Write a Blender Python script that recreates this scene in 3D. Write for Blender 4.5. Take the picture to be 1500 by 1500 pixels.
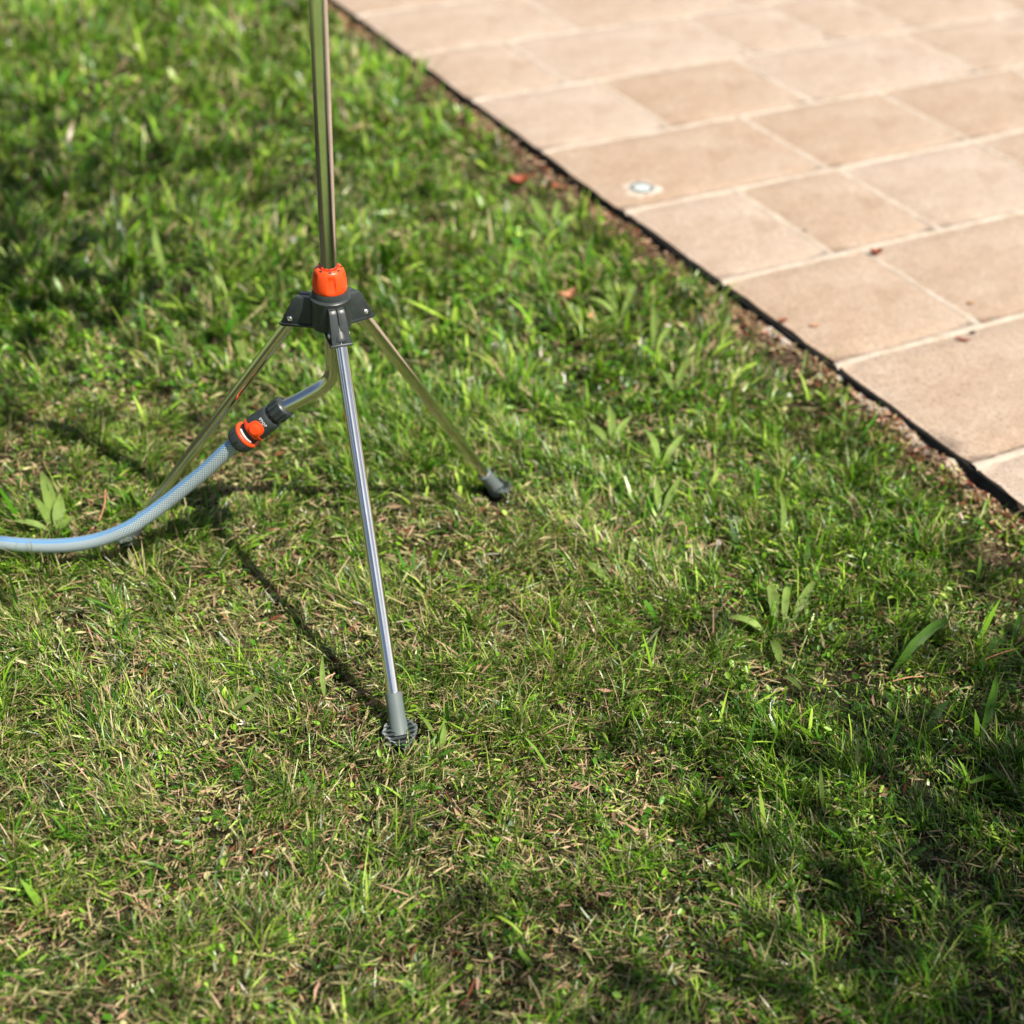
import bpy, bmesh, math, random
import numpy as np
from mathutils import Vector, Matrix
sc = bpy.context.scene
for o in list(bpy.data.objects): bpy.data.objects.remove(o)
random.seed(7); rng = np.random.default_rng(7)
R = math.radians

# ------------------------------------------------------------------ camera
PITCH, ROLL, CAMH = 0.62674, 0.04333, 1.5383
F_ = Vector((0, math.cos(PITCH), -math.sin(PITCH))); R_ = Vector((1, 0, 0)); U_ = Vector((0, math.sin(PITCH), math.cos(PITCH)))
cr, sr = math.cos(ROLL), math.sin(ROLL)
R2 = cr*R_ + sr*U_; U2 = -sr*R_ + cr*U_
cd = bpy.data.cameras.new('camera'); cam = bpy.data.objects.new('camera', cd); sc.collection.objects.link(cam)
cam.matrix_world = Matrix(((R2.x, U2.x, -F_.x, 0), (R2.y, U2.y, -F_.y, 0), (R2.z, U2.z, -F_.z, CAMH), (0, 0, 0, 1)))
cd.sensor_width = 36; cd.lens = 51.93; cd.clip_start = 0.05; cd.clip_end = 500
cd.dof.use_dof = True; cd.dof.focus_distance = 2.15; cd.dof.aperture_fstop = 2.3
sc.camera = cam
# ------------------------------------------------------------------ sky, sun, exposure
SUNV = Vector((0.2611, -0.1833, 0.4564)).normalized()
w = bpy.data.worlds.new('World'); sc.world = w; w.use_nodes = True
nt = w.node_tree; nt.nodes.clear()
sky = nt.nodes.new('ShaderNodeTexSky'); sky.sky_type = 'NISHITA'; sky.sun_disc = False
sky.sun_elevation = math.asin(SUNV.z); sky.sun_rotation = math.atan2(SUNV.x, SUNV.y)
sky.air_density = 1.0; sky.dust_density = 1.0; sky.ozone_density = 1.0
bg = nt.nodes.new('ShaderNodeBackground'); bg.inputs[1].default_value = 0.05
wo = nt.nodes.new('ShaderNodeOutputWorld'); 
tc_ = nt.nodes.new('ShaderNodeTexCoord'); cn = nt.nodes.new('ShaderNodeTexNoise'); cn.inputs['Scale'].default_value = 1.5; cn.inputs['Detail'].default_value = 5; cn.inputs['Roughness'].default_value = .55
nt.links.new(tc_.outputs['Generated'], cn.inputs['Vector'])
cr_ = nt.nodes.new('ShaderNodeValToRGB'); cr_.color_ramp.elements[0].position = .57; cr_.color_ramp.elements[1].position = .62; nt.links.new(cn.outputs[0], cr_.inputs[0])
cm_ = nt.nodes.new('ShaderNodeMix'); cm_.data_type = 'RGBA'; cm_.inputs[7].default_value = (15.0, 15.2, 15.8, 1)      # sunlit scattered clouds
nt.links.new(cr_.outputs[0], cm_.inputs[0]); nt.links.new(sky.outputs[0], cm_.inputs[6])
nt.links.new(cm_.outputs[2], bg.inputs[0]); nt.links.new(bg.outputs[0], wo.inputs[0])
sl = bpy.data.lights.new('sun', 'SUN'); sl.energy = 5.0; sl.angle = R(0.53); sl.color = (1.0, 0.93, 0.82)
so = bpy.data.objects.new('sun', sl); sc.collection.objects.link(so)
so.rotation_euler = SUNV.to_track_quat('Z', 'Y').to_euler(); so.location = (3, -2, 6)
sc.view_settings.view_transform = 'Standard'; sc.view_settings.look = 'None'
sc.view_settings.exposure = 0.74; sc.view_settings.gamma = 1.0
sc.render.engine = 'CYCLES'
sc.cycles.max_bounces = 8; sc.cycles.use_denoising = True

# ------------------------------------------------------------------ material helpers
def new_mat(name):
    m = bpy.data.materials.new(name); m.use_nodes = True
    t = m.node_tree; t.nodes.clear()
    out = t.nodes.new('ShaderNodeOutputMaterial')
    p = t.nodes.new('ShaderNodeBsdfPrincipled')
    t.links.new(p.outputs[0], out.inputs[0])
    return m, t, p, out
def noise(t, scale, detail=4, rough=.55, coord=None, dist=0):
    n = t.nodes.new('ShaderNodeTexNoise'); n.inputs['Scale'].default_value = scale
    n.inputs['Detail'].default_value = detail; n.inputs['Roughness'].default_value = rough; n.inputs['Distortion'].default_value = dist
    if coord is not None: t.links.new(coord, n.inputs['Vector'])
    return n
def ramp(t, fac, stops):
    r = t.nodes.new('ShaderNodeValToRGB'); e = r.color_ramp.elements
    while len(e) > 2: e.remove(e[-1])
    for i, (p, c) in enumerate(stops):
        if i < 2: el = e[i]; el.position = p
        else: el = e.new(p)
        el.color = (*c, 1)
    t.links.new(fac, r.inputs[0]); return r
def mix(t, fac, a, b, mode='MIX'):
    m = t.nodes.new('ShaderNodeMix'); m.data_type = 'RGBA'; m.blend_type = mode
    for k, v in ((0, fac), (6, a), (7, b)):
        if isinstance(v, (int, float)): m.inputs[k].default_value = v
        elif isinstance(v, tuple): m.inputs[k].default_value = (*v, 1)
        else: t.links.new(v, m.inputs[k])
    return m.outputs[2]
def mth(t, op, a, b=None, clamp=False):
    m = t.nodes.new('ShaderNodeMath'); m.operation = op; m.use_clamp = clamp
    for k, v in ((0, a), (1, b)):
        if v is None: continue
        if isinstance(v, (int, float)): m.inputs[k].default_value = v
        else: t.links.new(v, m.inputs[k])
    return m.outputs[0]
def bump(t, p, h, strength, dist=.001):
    b = t.nodes.new('ShaderNodeBump'); b.inputs['Strength'].default_value = strength; b.inputs['Distance'].default_value = dist
    t.links.new(h, b.inputs['Height']); t.links.new(b.outputs[0], p.inputs['Normal']); return b
def ocoord(t): return t.nodes.new('ShaderNodeTexCoord').outputs['Object']

def mat_plant(name, rough=.5, trans=.38, spec=.35, tcol=(1.25, 1.35, .5)):
    m, t, p, out = new_mat(name)
    a = t.nodes.new('ShaderNodeAttribute'); a.attribute_name = 'col'
    t.links.new(a.outputs['Color'], p.inputs['Base Color'])
    p.inputs['Roughness'].default_value = rough; p.inputs['Specular IOR Level'].default_value = spec
    tr = t.nodes.new('ShaderNodeBsdfTranslucent')
    c = mix(t, 1.0, a.outputs['Color'], tcol, 'MULTIPLY'); t.links.new(c, tr.inputs[0])
    ms = t.nodes.new('ShaderNodeMixShader'); ms.inputs[0].default_value = trans
    t.links.new(p.outputs[0], ms.inputs[1]); t.links.new(tr.outputs[0], ms.inputs[2]); t.links.new(ms.outputs[0], out.inputs[0])
    return m
M = {}
M['blade'] = mat_plant('grass_blade', .36, .26, .5)
M['leaflet'] = mat_plant('leaflet', .40, .24, .5)
M['litter'] = mat_plant('dry_litter', .75, .12, .2, (1, .9, .7))

def mat_bigleaf():
    m, t, p, out = new_mat('broad_leaf')
    uv = t.nodes.new('ShaderNodeUVMap').outputs[0]
    sp = t.nodes.new('ShaderNodeSeparateXYZ'); t.links.new(uv, sp.inputs[0])
    a = t.nodes.new('ShaderNodeAttribute'); a.attribute_name = 'col'
    wv = mth(t, 'SINE', mth(t, 'MULTIPLY', sp.outputs[0], 44.0))
    n = noise(t, 120, 3, .6, ocoord(t))
    f = mth(t, 'ADD', mth(t, 'MULTIPLY', wv, .22), mth(t, 'MULTIPLY', n.outputs[0], .9))
    c = mix(t, f, mix(t, 1.0, a.outputs['Color'], (.62, .68, .6), 'MULTIPLY'), mix(t, 1.0, a.outputs['Color'], (1.4, 1.25, 1.3), 'MULTIPLY'))
    n2 = noise(t, 60, 2, .5, ocoord(t)); r = ramp(t, n2.outputs[0], [(.66, (0, 0, 0)), (.74, (1, 1, 1))])
    c = mix(t, mth(t, 'MULTIPLY', r.outputs[0], .5), c, (.25, .19, .07))
    t.links.new(c, p.inputs['Base Color']); p.inputs['Roughness'].default_value = .42
    bump(t, p, wv, .8, .0006)
    tr = t.nodes.new('ShaderNodeBsdfTranslucent'); t.links.new(mix(t, 1.0, c, (1.2, 1.3, .5), 'MULTIPLY'), tr.inputs[0])
    ms = t.nodes.new('ShaderNodeMixShader'); ms.inputs[0].default_value = .35
    t.links.new(p.outputs[0], ms.inputs[1]); t.links.new(tr.outputs[0], ms.inputs[2]); t.links.new(ms.outputs[0], out.inputs[0])
    return m
M['bigleaf'] = mat_bigleaf()

def mat_plastic(name, col, rough=.42, grime=.25, bs=.12):
    m, t, p, out = new_mat(name); oc = ocoord(t)
    n = noise(t, 90, 5, .65, oc); n2 = noise(t, 900, 2, .5, oc)
    dusty = tuple(min(1, c*.8 + .05) for c in col)
    r = ramp(t, n.outputs[0], [(.45, (0, 0, 0)), (.75, (1, 1, 1))])
    t.links.new(mix(t, mth(t, 'MULTIPLY', r.outputs[0], grime), col, dusty), p.inputs['Base Color'])
    t.links.new(mth(t, 'ADD', mth(t, 'MULTIPLY', n.outputs[0], .2), rough - .1), p.inputs['Roughness'])
    bump(t, p, n2.outputs[0], bs, .0003)
    return m
M['grey'] = mat_plastic('anthracite_plastic', (.027, .034, .035), .40, .3)
M['foot'] = mat_plastic('grey_rubber', (.115, .142, .140), .5, .3)
M['orange'] = mat_plastic('orange_plastic', (.87, .072, .010), .36, .08, .08)
M['dark'] = mat_plastic('dark_slot', (.012, .012, .013), .6, .1)
M['white'] = mat_plastic('white_print', (.78, .78, .76), .5, .05, .02)
def mat_steel(name, rough):
    m, t, p, out = new_mat(name); oc = ocoord(t)
    p.inputs['Metallic'].default_value = 1; p.inputs['Base Color'].default_value = (.72, .70, .66, 1)
    n = noise(t, 260, 5, .7, oc); n2 = noise(t, 35, 3, .6, oc)
    t.links.new(mth(t, 'ADD', mth(t, 'MULTIPLY', n.outputs[0], .08), mth(t, 'ADD', mth(t, 'MULTIPLY', n2.outputs[0], .06), rough - .07)), p.inputs['Roughness'])
    c = ramp(t, n2.outputs[0], [(.3, (.86, .84, .81)), (.75, (.72, .70, .66))]); t.links.new(c.outputs[0], p.inputs['Base Color'])
    bump(t, p, n.outputs[0], .04, .0003)
    return m
M['chrome'] = mat_steel('chromed_tube', .135)
M['satin'] = mat_steel('satin_steel', .3)

def mat_hose():
    m, t, p, out = new_mat('braided_hose')
    uv = t.nodes.new('ShaderNodeUVMap').outputs[0]
    sp = t.nodes.new('ShaderNodeSeparateXYZ'); t.links.new(uv, sp.inputs[0])
    u, v = sp.outputs[0], sp.outputs[1]           # u 0..1 round the hose, v metres along it
    tau = 2*math.pi
    def weave(s):
        ph = mth(t, 'ADD', mth(t, 'MULTIPLY', u, tau*16*s), mth(t, 'MULTIPLY', v, tau*175))
        return mth(t, 'SINE', ph)
    a, b = weave(1), weave(-1)
    br = mth(t, 'MAXIMUM', a, b)
    f = mth(t, 'ADD', mth(t, 'MULTIPLY', br, 1.3), -.1, True)
    base = mix(t, f, (.085, .115, .13), (.44, .53, .56))
    # two blue threads plus a faint wide tint between them
    def band(c0, wd, soft):
        d = mth(t, 'ABSOLUTE', mth(t, 'SUBTRACT', u, c0))
        return mth(t, 'DIVIDE', mth(t, 'SUBTRACT', wd + soft, d), soft, True)
    s = mth(t, 'MAXIMUM', band(.475, .012, .008), band(.545, .010, .008))
    s2 = mth(t, 'MULTIPLY', band(.51, .05, .05), .25)
    sb = mth(t, 'MAXIMUM', s, s2)
    blue = mix(t, f, (.015, .11, .32), (.07, .36, .75))
    c = mix(t, sb, base, blue)
    t.links.new(c, p.inputs['Base Color']); p.inputs['Roughness'].default_value = .33
    p.inputs['Coat Weight'].default_value = .25; p.inputs['Coat Roughness'].default_value = .25
    bump(t, p, f, .35, .0006)
    return m
M['hose'] = mat_hose()

def mat_slab():
    m, t, p, out = new_mat('sandstone_slab'); oc = ocoord(t)
    oi = t.nodes.new('ShaderNodeObjectInfo')
    n1 = noise(t, 7, 6, .6, oc, .3); n2 = noise(t, 60, 5, .7, oc); n3 = noise(t, 170, 5, .8, oc); n4 = noise(t, 2.2, 4, .6, oc)
    c = ramp(t, n1.outputs[0], [(.30, (.362, .262, .190)), (.5, (.412, .315, .240)), (.70, (.455, .366, .293))]).outputs[0]
    c = mix(t, mth(t, 'MULTIPLY', mth(t, 'SUBTRACT', n4.outputs[0], .35, True), .8), c, (.40, .280, .185))
    c = mix(t, .38, c, mix(t, 1.0, c, ramp(t, n2.outputs[0], [(.32, (.60, .57, .54)), (.68, (1.2, 1.2, 1.2))]).outputs[0], 'MULTIPLY'))
    g = ramp(t, n3.outputs[0], [(.36, (.38, .34, .30)), (.46, (.96, .96, .96)), (.58, (1, 1, 1)), (.68, (1.4, 1.4, 1.4))]).outputs[0]
    c = mix(t, 1.0, c, g, 'MULTIPLY')
    n5 = noise(t, 22, 6, .8, oc); stn = ramp(t, n5.outputs[0], [(.64, (0, 0, 0)), (.74, (1, 1, 1))]).outputs[0]
    c = mix(t, mth(t, 'MULTIPLY', stn, .07), c, (.27, .20, .13))
    hs = t.nodes.new('ShaderNodeHueSaturation'); t.links.new(c, hs.inputs['Color'])
    t.links.new(mth(t, 'ADD', mth(t, 'MULTIPLY', oi.outputs['Random'], .09), .94), hs.inputs['Value'])
    t.links.new(mth(t, 'ADD', mth(t, 'MULTIPLY', oi.outputs['Random'], -.2), 1.06), hs.inputs['Saturation'])
    t.links.new(hs.outputs[0], p.inputs['Base Color'])
    p.inputs['Roughness'].default_value = .82; p.inputs['Specular IOR Level'].default_value = .3
    h = mth(t, 'ADD', n3.outputs[0], mth(t, 'MULTIPLY', n2.outputs[0], 1.4)); bump(t, p, h, .5, .0012)
    return m
M['slab'] = mat_slab()
def mat_simple(name, stops, scale, rough=.85, bs=.5, bd=.001, fine=300):
    m, t, p, out = new_mat(name); oc = ocoord(t)
    n = noise(t, scale, 7, .65, oc); n2 = noise(t, fine, 3, .6, oc)
    t.links.new(mix(t, .5, ramp(t, n.outputs[0], stops).outputs[0], mix(t, 1.0, ramp(t, n.outputs[0], stops).outputs[0], ramp(t, n2.outputs[0], [(.3, (.5, .5, .5)), (.7, (1.4, 1.4, 1.4))]).outputs[0], 'MULTIPLY')), p.inputs['Base Color'])
    p.inputs['Roughness'].default_value = rough; p.inputs['Specular IOR Level'].default_value = .25
    bump(t, p, mth(t, 'ADD', n.outputs[0], n2.outputs[0]), bs, bd)
    return m
M['mortar'] = mat_simple('lime_mortar', [(.3, (.35, .28, .215)), (.5, (.435, .365, .295)), (.72, (.50, .435, .365))], 25, .9)
M['cement'] = mat_simple('white_cement', [(.3, (.43, .35, .28)), (.7, (.56, .49, .42))], 40, .9)
M['edging'] = mat_simple('black_membrane', [(.3, (.010, .010, .010)), (.7, (.030, .028, .025))], 30, .75)
M['footing'] = mat_simple('old_concrete', [(.3, (.28, .20, .14)), (.6, (.50, .42, .33)), (.8, (.62, .56, .48))], 35, .9, .7, .002)
M['ground'] = mat_simple('lawn_soil', [(.3, (.012, .010, .005)), (.5, (.028, .022, .011)), (.62, (.030, .038, .010)), (.8, (.06, .042, .024))], 30, .95, .8, .004)
_m = M['ground']; _t = _m.node_tree; _p = [q for q in _t.nodes if q.type == 'BSDF_PRINCIPLED'][0]; _src = _p.inputs['Base Color'].links[0].from_socket
_g = _t.nodes.new('ShaderNodeNewGeometry'); _sx = _t.nodes.new('ShaderNodeSeparateXYZ'); _t.links.new(_g.outputs['Position'], _sx.inputs[0])
_dx = mth(_t, 'POWER', _sx.outputs[0], 2.0); _dy = mth(_t, 'POWER', mth(_t, 'SUBTRACT', _sx.outputs[1], 3.2), 2.0); _r = mth(_t, 'SQRT', mth(_t, 'ADD', _dx, _dy))
_f = mth(_t, 'MAXIMUM', mth(_t, 'SUBTRACT', _r, 3.2, True), mth(_t, 'MULTIPLY', mth(_t, 'SUBTRACT', .8, _sx.outputs[1]), 5.0), True)
_n = noise(_t, 6, 8, .75, ocoord(_t)); _lawn = ramp(_t, _n.outputs[0], [(.35, (.05, .085, .018)), (.5, (.12, .18, .04)), (.68, (.20, .23, .08))])
_t.links.new(mix(_t, _f, _src, _lawn.outputs[0]), _p.inputs['Base Color'])
M['earth'] = mat_simple('bare_earth', [(.3, (.035, .022, .014)), (.55, (.10, .062, .040)), (.8, (.20, .135, .09))], 45, .95, .8, .003)
M['stone'] = mat_simple('pale_stone', [(.3, (.45, .42, .38)), (.7, (.75, .72, .68))], 60, .8)
M['redleaf'] = mat_simple('red_dry_leaf', [(.3, (.18, .040, .02)), (.7, (.34, .085, .038))], 90, .6)
M['tanleaf'] = mat_simple('tan_dry_leaf', [(.3, (.36, .16, .08)), (.7, (.52, .27, .15))], 90, .7)
M['petal'] = mat_simple('clover_petal', [(.3, (.55, .50, .44)), (.7, (.78, .76, .70))], 200, .7)
mg, t_, p_, o_ = new_mat('lamp_lens'); p_.inputs['Base Color'].default_value = (.50, .54, .51, 1); p_.inputs['Roughness'].default_value = .22
p_.inputs['Coat Weight'].default_value = 1; M['lens'] = mg

# ------------------------------------------------------------------ object helpers
C = sc.collection
def link(name, me, mat=None, parent=None, loc=None):
    o = bpy.data.objects.new(name, me); C.objects.link(o)
    if mat is not None and me is not None: me.materials.append(mat)
    if parent is not None: o.parent = parent
    if loc is not None: o.location = loc
    return o
def empty(name, label, cat, loc, group=None, rz=0):
    o = bpy.data.objects.new(name, None); C.objects.link(o); o.location = loc; o.rotation_euler = (0, 0, rz)
    o.empty_display_size = .02
    o['label'] = label; o['category'] = cat
    if group: o['group'] = group
    return o
def tag(o, label=None, cat=None, group=None, kind=None):
    for k, v in (('label', label), ('category', cat), ('group', group), ('kind', kind)):
        if v: o[k] = v
    return o
def mesh_np(name, V, F, smooth=False, col=None, uv=None):
    """V (n,3); F list of arrays of faces with equal corner counts"""
    me = bpy.data.meshes.new(name)
    V = np.asarray(V, np.float32); me.vertices.add(len(V)); me.vertices.foreach_set('co', V.ravel())
    loops = np.concatenate([np.asarray(f, np.int32).ravel() for f in F]); me.loops.add(len(loops)); me.loops.foreach_set('vertex_index', loops)
    tot = np.concatenate([np.full(len(f), np.asarray(f).shape[1], np.int32) for f in F])
    st = np.concatenate([[0], np.cumsum(tot)[:-1]]).astype(np.int32)
    me.polygons.add(len(tot)); me.polygons.foreach_set('loop_start', st); me.polygons.foreach_set('loop_total', tot)
    me.polygons.foreach_set('use_smooth', np.full(len(tot), smooth))
    if col is not None:
        a = me.attributes.new('col', 'FLOAT_COLOR', 'POINT'); c4 = np.ones((len(V), 4), np.float32); c4[:, :3] = col; a.data.foreach_set('color', c4.ravel())
    if uv is not None:
        l = me.uv_layers.new(name='UVMap'); l.data.foreach_set('uv', np.asarray(uv, np.float32)[loops].ravel())
    me.update(calc_edges=True); me.validate(); return me
def grid_faces(nu, nv, closed=False):
    i = np.arange(nu - 1)[:, None]; jn = nv if closed else nv - 1; j = np.arange(jn)[None, :]
    j2 = (j + 1) % nv
    return np.stack([i*nv + j, i*nv + j2, (i + 1)*nv + j2, (i + 1)*nv + j], -1).reshape(-1, 4)
def frames(pts, ref=Vector((0, 0, 1))):
    P = [Vector(p) for p in pts]; out = []
    for i in range(len(P)):
        tn = (P[min(i + 1, len(P) - 1)] - P[max(i - 1, 0)]).normalized()
        n = ref - tn*ref.dot(tn)
        if n.length < 1e-3: n = Vector((1, 0, 0)) - tn*tn.x
        n.normalize(); out.append((P[i], tn, n, tn.cross(n)))
    return out
def tube_mesh(name, pts, rads, seg=24, ref=Vector((0, 0, 1)), caps=True):
    fr = frames(pts, ref); V = []; UV = []; L = 0
    if not hasattr(rads, '__len__'): rads = [rads]*len(pts)
    for i, (p, tn, n, b) in enumerate(fr):
        if i: L += (p - fr[i-1][0]).length
        for k in range(seg + 1):
            a = 2*math.pi*(k/seg - .5)
            V.append(p + (n*math.cos(a) + b*math.sin(a))*rads[i]); UV.append((k/seg, L))
    F = [grid_faces(len(pts), seg + 1)]
    V = np.array([tuple(v) for v in V]); UV = np.array(UV)
    if caps:
        n0 = len(V); V = np.vstack([V, V[:seg], V[n0 - seg - 1:n0 - 1]]); UV = np.vstack([UV, np.zeros((2*seg, 2))])
        me_caps = [np.array([list(range(n0, n0 + seg))]), np.array([list(range(n0 + seg, n0 + 2*seg))[::-1]])]
        F += me_caps
    me = mesh_np(name, V, F, True, uv=UV)
    k = len(F[0]) if caps else None
    if caps:
        for q in (len(me.polygons) - 1, len(me.polygons) - 2): me.polygons[q].use_smooth = False
    return me
def merge_clean(bm): bmesh.ops.recalc_face_normals(bm, faces=bm.faces)
def to_mesh(bm, name, smooth_angle=None):
    merge_clean(bm); me = bpy.data.meshes.new(name)
    if smooth_angle:
        for f in bm.faces: f.smooth = True
        for e in bm.edges:
            if len(e.link_faces) == 2 and e.calc_face_angle(0) > R(smooth_angle): e.smooth = False
    bm.to_mesh(me); bm.free(); return me
def lathe(name, prof, seg=48, axis_o=Vector((0, 0, 0)), w_=Vector((0, 0, 1)), e1=Vector((1, 0, 0)), rfun=None, ang=38):
    """prof: (s, r) along w_; rfun(s, angle, r) may reshape"""
    e2 = w_.cross(e1); bm = bmesh.new(); rings = []
    for s, r in prof:
        ring = []
        for k in range(seg):
            a = 2*math.pi*k/seg; rr = rfun(s, a, r) if rfun else r
            ring.append(bm.verts.new(axis_o + w_*s + (e1*math.cos(a) + e2*math.sin(a))*rr))
        rings.append(ring)
    for i in range(len(rings) - 1):
        for k in range(seg):
            bm.faces.new((rings[i][k], rings[i][(k+1) % seg], rings[i+1][(k+1) % seg], rings[i+1][k]))
    bm.faces.new(rings[0][::-1]); bm.faces.new(rings[-1])
    return to_mesh(bm, name, ang)
def prism(bm, poly, origin, ex, ey, ez, h0, h1, bev=.0, seg=2):
    a = [bm.verts.new(origin + ex*x + ey*y + ez*h0) for x, y in poly]
    b = [bm.verts.new(origin + ex*x + ey*y + ez*h1) for x, y in poly]
    fs = [bm.faces.new(a[::-1]), bm.faces.new(b)]
    for i in range(len(poly)):
        j = (i + 1) % len(poly); fs.append(bm.faces.new((a[i], a[j], b[j], b[i])))
    if bev > 0:
        es = list({e for f in fs for e in f.edges})
        bmesh.ops.bevel(bm, geom=es, offset=bev, segments=seg, affect='EDGES', profile=.5)

# numpy value noise
def vnoise(x, y, scale, seed=0):
    x = np.asarray(x)*scale; y = np.asarray(y)*scale
    xi = np.floor(x).astype(np.int64); yi = np.floor(y).astype(np.int64); fx = x - xi; fy = y - yi
    fx = fx*fx*(3 - 2*fx); fy = fy*fy*(3 - 2*fy)
    def h(a, b):
        n = (a*374761393 + b*668265263 + seed*982451653) & 0xffffffff
        n = ((n ^ (n >> 13))*1274126177) & 0xffffffff
        return ((n ^ (n >> 16)) & 0xffff)/65535.
    return (h(xi, yi)*(1-fx) + h(xi+1, yi)*fx)*(1-fy) + (h(xi, yi+1)*(1-fx) + h(xi+1, yi+1)*fx)*fy
def fbm(x, y, s, seed=0): return (vnoise(x, y, s, seed)*.5 + vnoise(x, y, s*2.1, seed+1)*.3 + vnoise(x, y, s*4.3, seed+2)*.2)

# ------------------------------------------------------------------ patio frame: a along its edge towards the camera, b across
YAW = .52239; O_ = np.array([.23694, 3.28915]); HP = .06
AX = np.array([math.sin(YAW), -math.cos(YAW)]); BX = np.array([math.cos(YAW), math.sin(YAW)])
def pat(a, b): return O_[0] + AX[0]*a + BX[0]*b, O_[1] + AX[1]*a + BX[1]*b
def to_ab(x, y): dx = np.asarray(x) - O_[0]; dy = np.asarray(y) - O_[1]; return dx*AX[0] + dy*AX[1], dx*BX[0] + dy*BX[1]
def gz(x, y):
    z = (fbm(x, y, 3.0, 40) - .5)*.022 + (fbm(x, y, 12.0, 50) - .5)*.018
    a, b = to_ab(x, y); z = np.where(b > -.06, z*np.clip(-b/.06, 0, 1), z)
    return z + (.013 + .034*fbm(a, a*0, 7, 88))*np.clip((b + .10)/.08, 0, 1)

# ------------------------------------------------------------------ ground
xs = np.concatenate([[-120, -40, -12, -5], np.arange(-3.4, 3.45, .035), [5, 12, 40, 120]])
ys = np.concatenate([[-120, -40, -10, -3], np.arange(-.4, 7.0, .035), [9, 15, 50, 160]])
X, Y = np.meshgrid(xs, ys, indexing='ij'); Z = gz(X, Y) - .006
link('ground', mesh_np('ground', np.stack([X.ravel(), Y.ravel(), Z.ravel()], 1), [grid_faces(len(xs), len(ys))], True), M['ground'])['kind'] = 'structure'
# bare earth strip along the patio edge
na, nb = 300, 14; aa = np.linspace(-4.2, 3.0, na)[:, None]; bb = np.linspace(-.17, .02, nb)[None, :]
jit = (fbm(aa*1.0, aa*0 + 3, 5, 9) - .5)*.09
b2 = bb + jit*np.clip((.02 - bb)/.19, 0, 1)
ex, ey = pat(aa, b2); ez_ = gz(ex, ey) + .004*np.clip((b2 + .17)/.04, -1.5, 1) + (fbm(ex, ey, 40, 3) - .5)*.014*np.clip((b2+.17)/.04, 0, 1)
link('soil_strip', mesh_np('soil_strip', np.stack([ex.ravel(), ey.ravel(), ez_.ravel()], 1), [grid_faces(na, nb)], True), M['earth'])['kind'] = 'structure'

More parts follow.
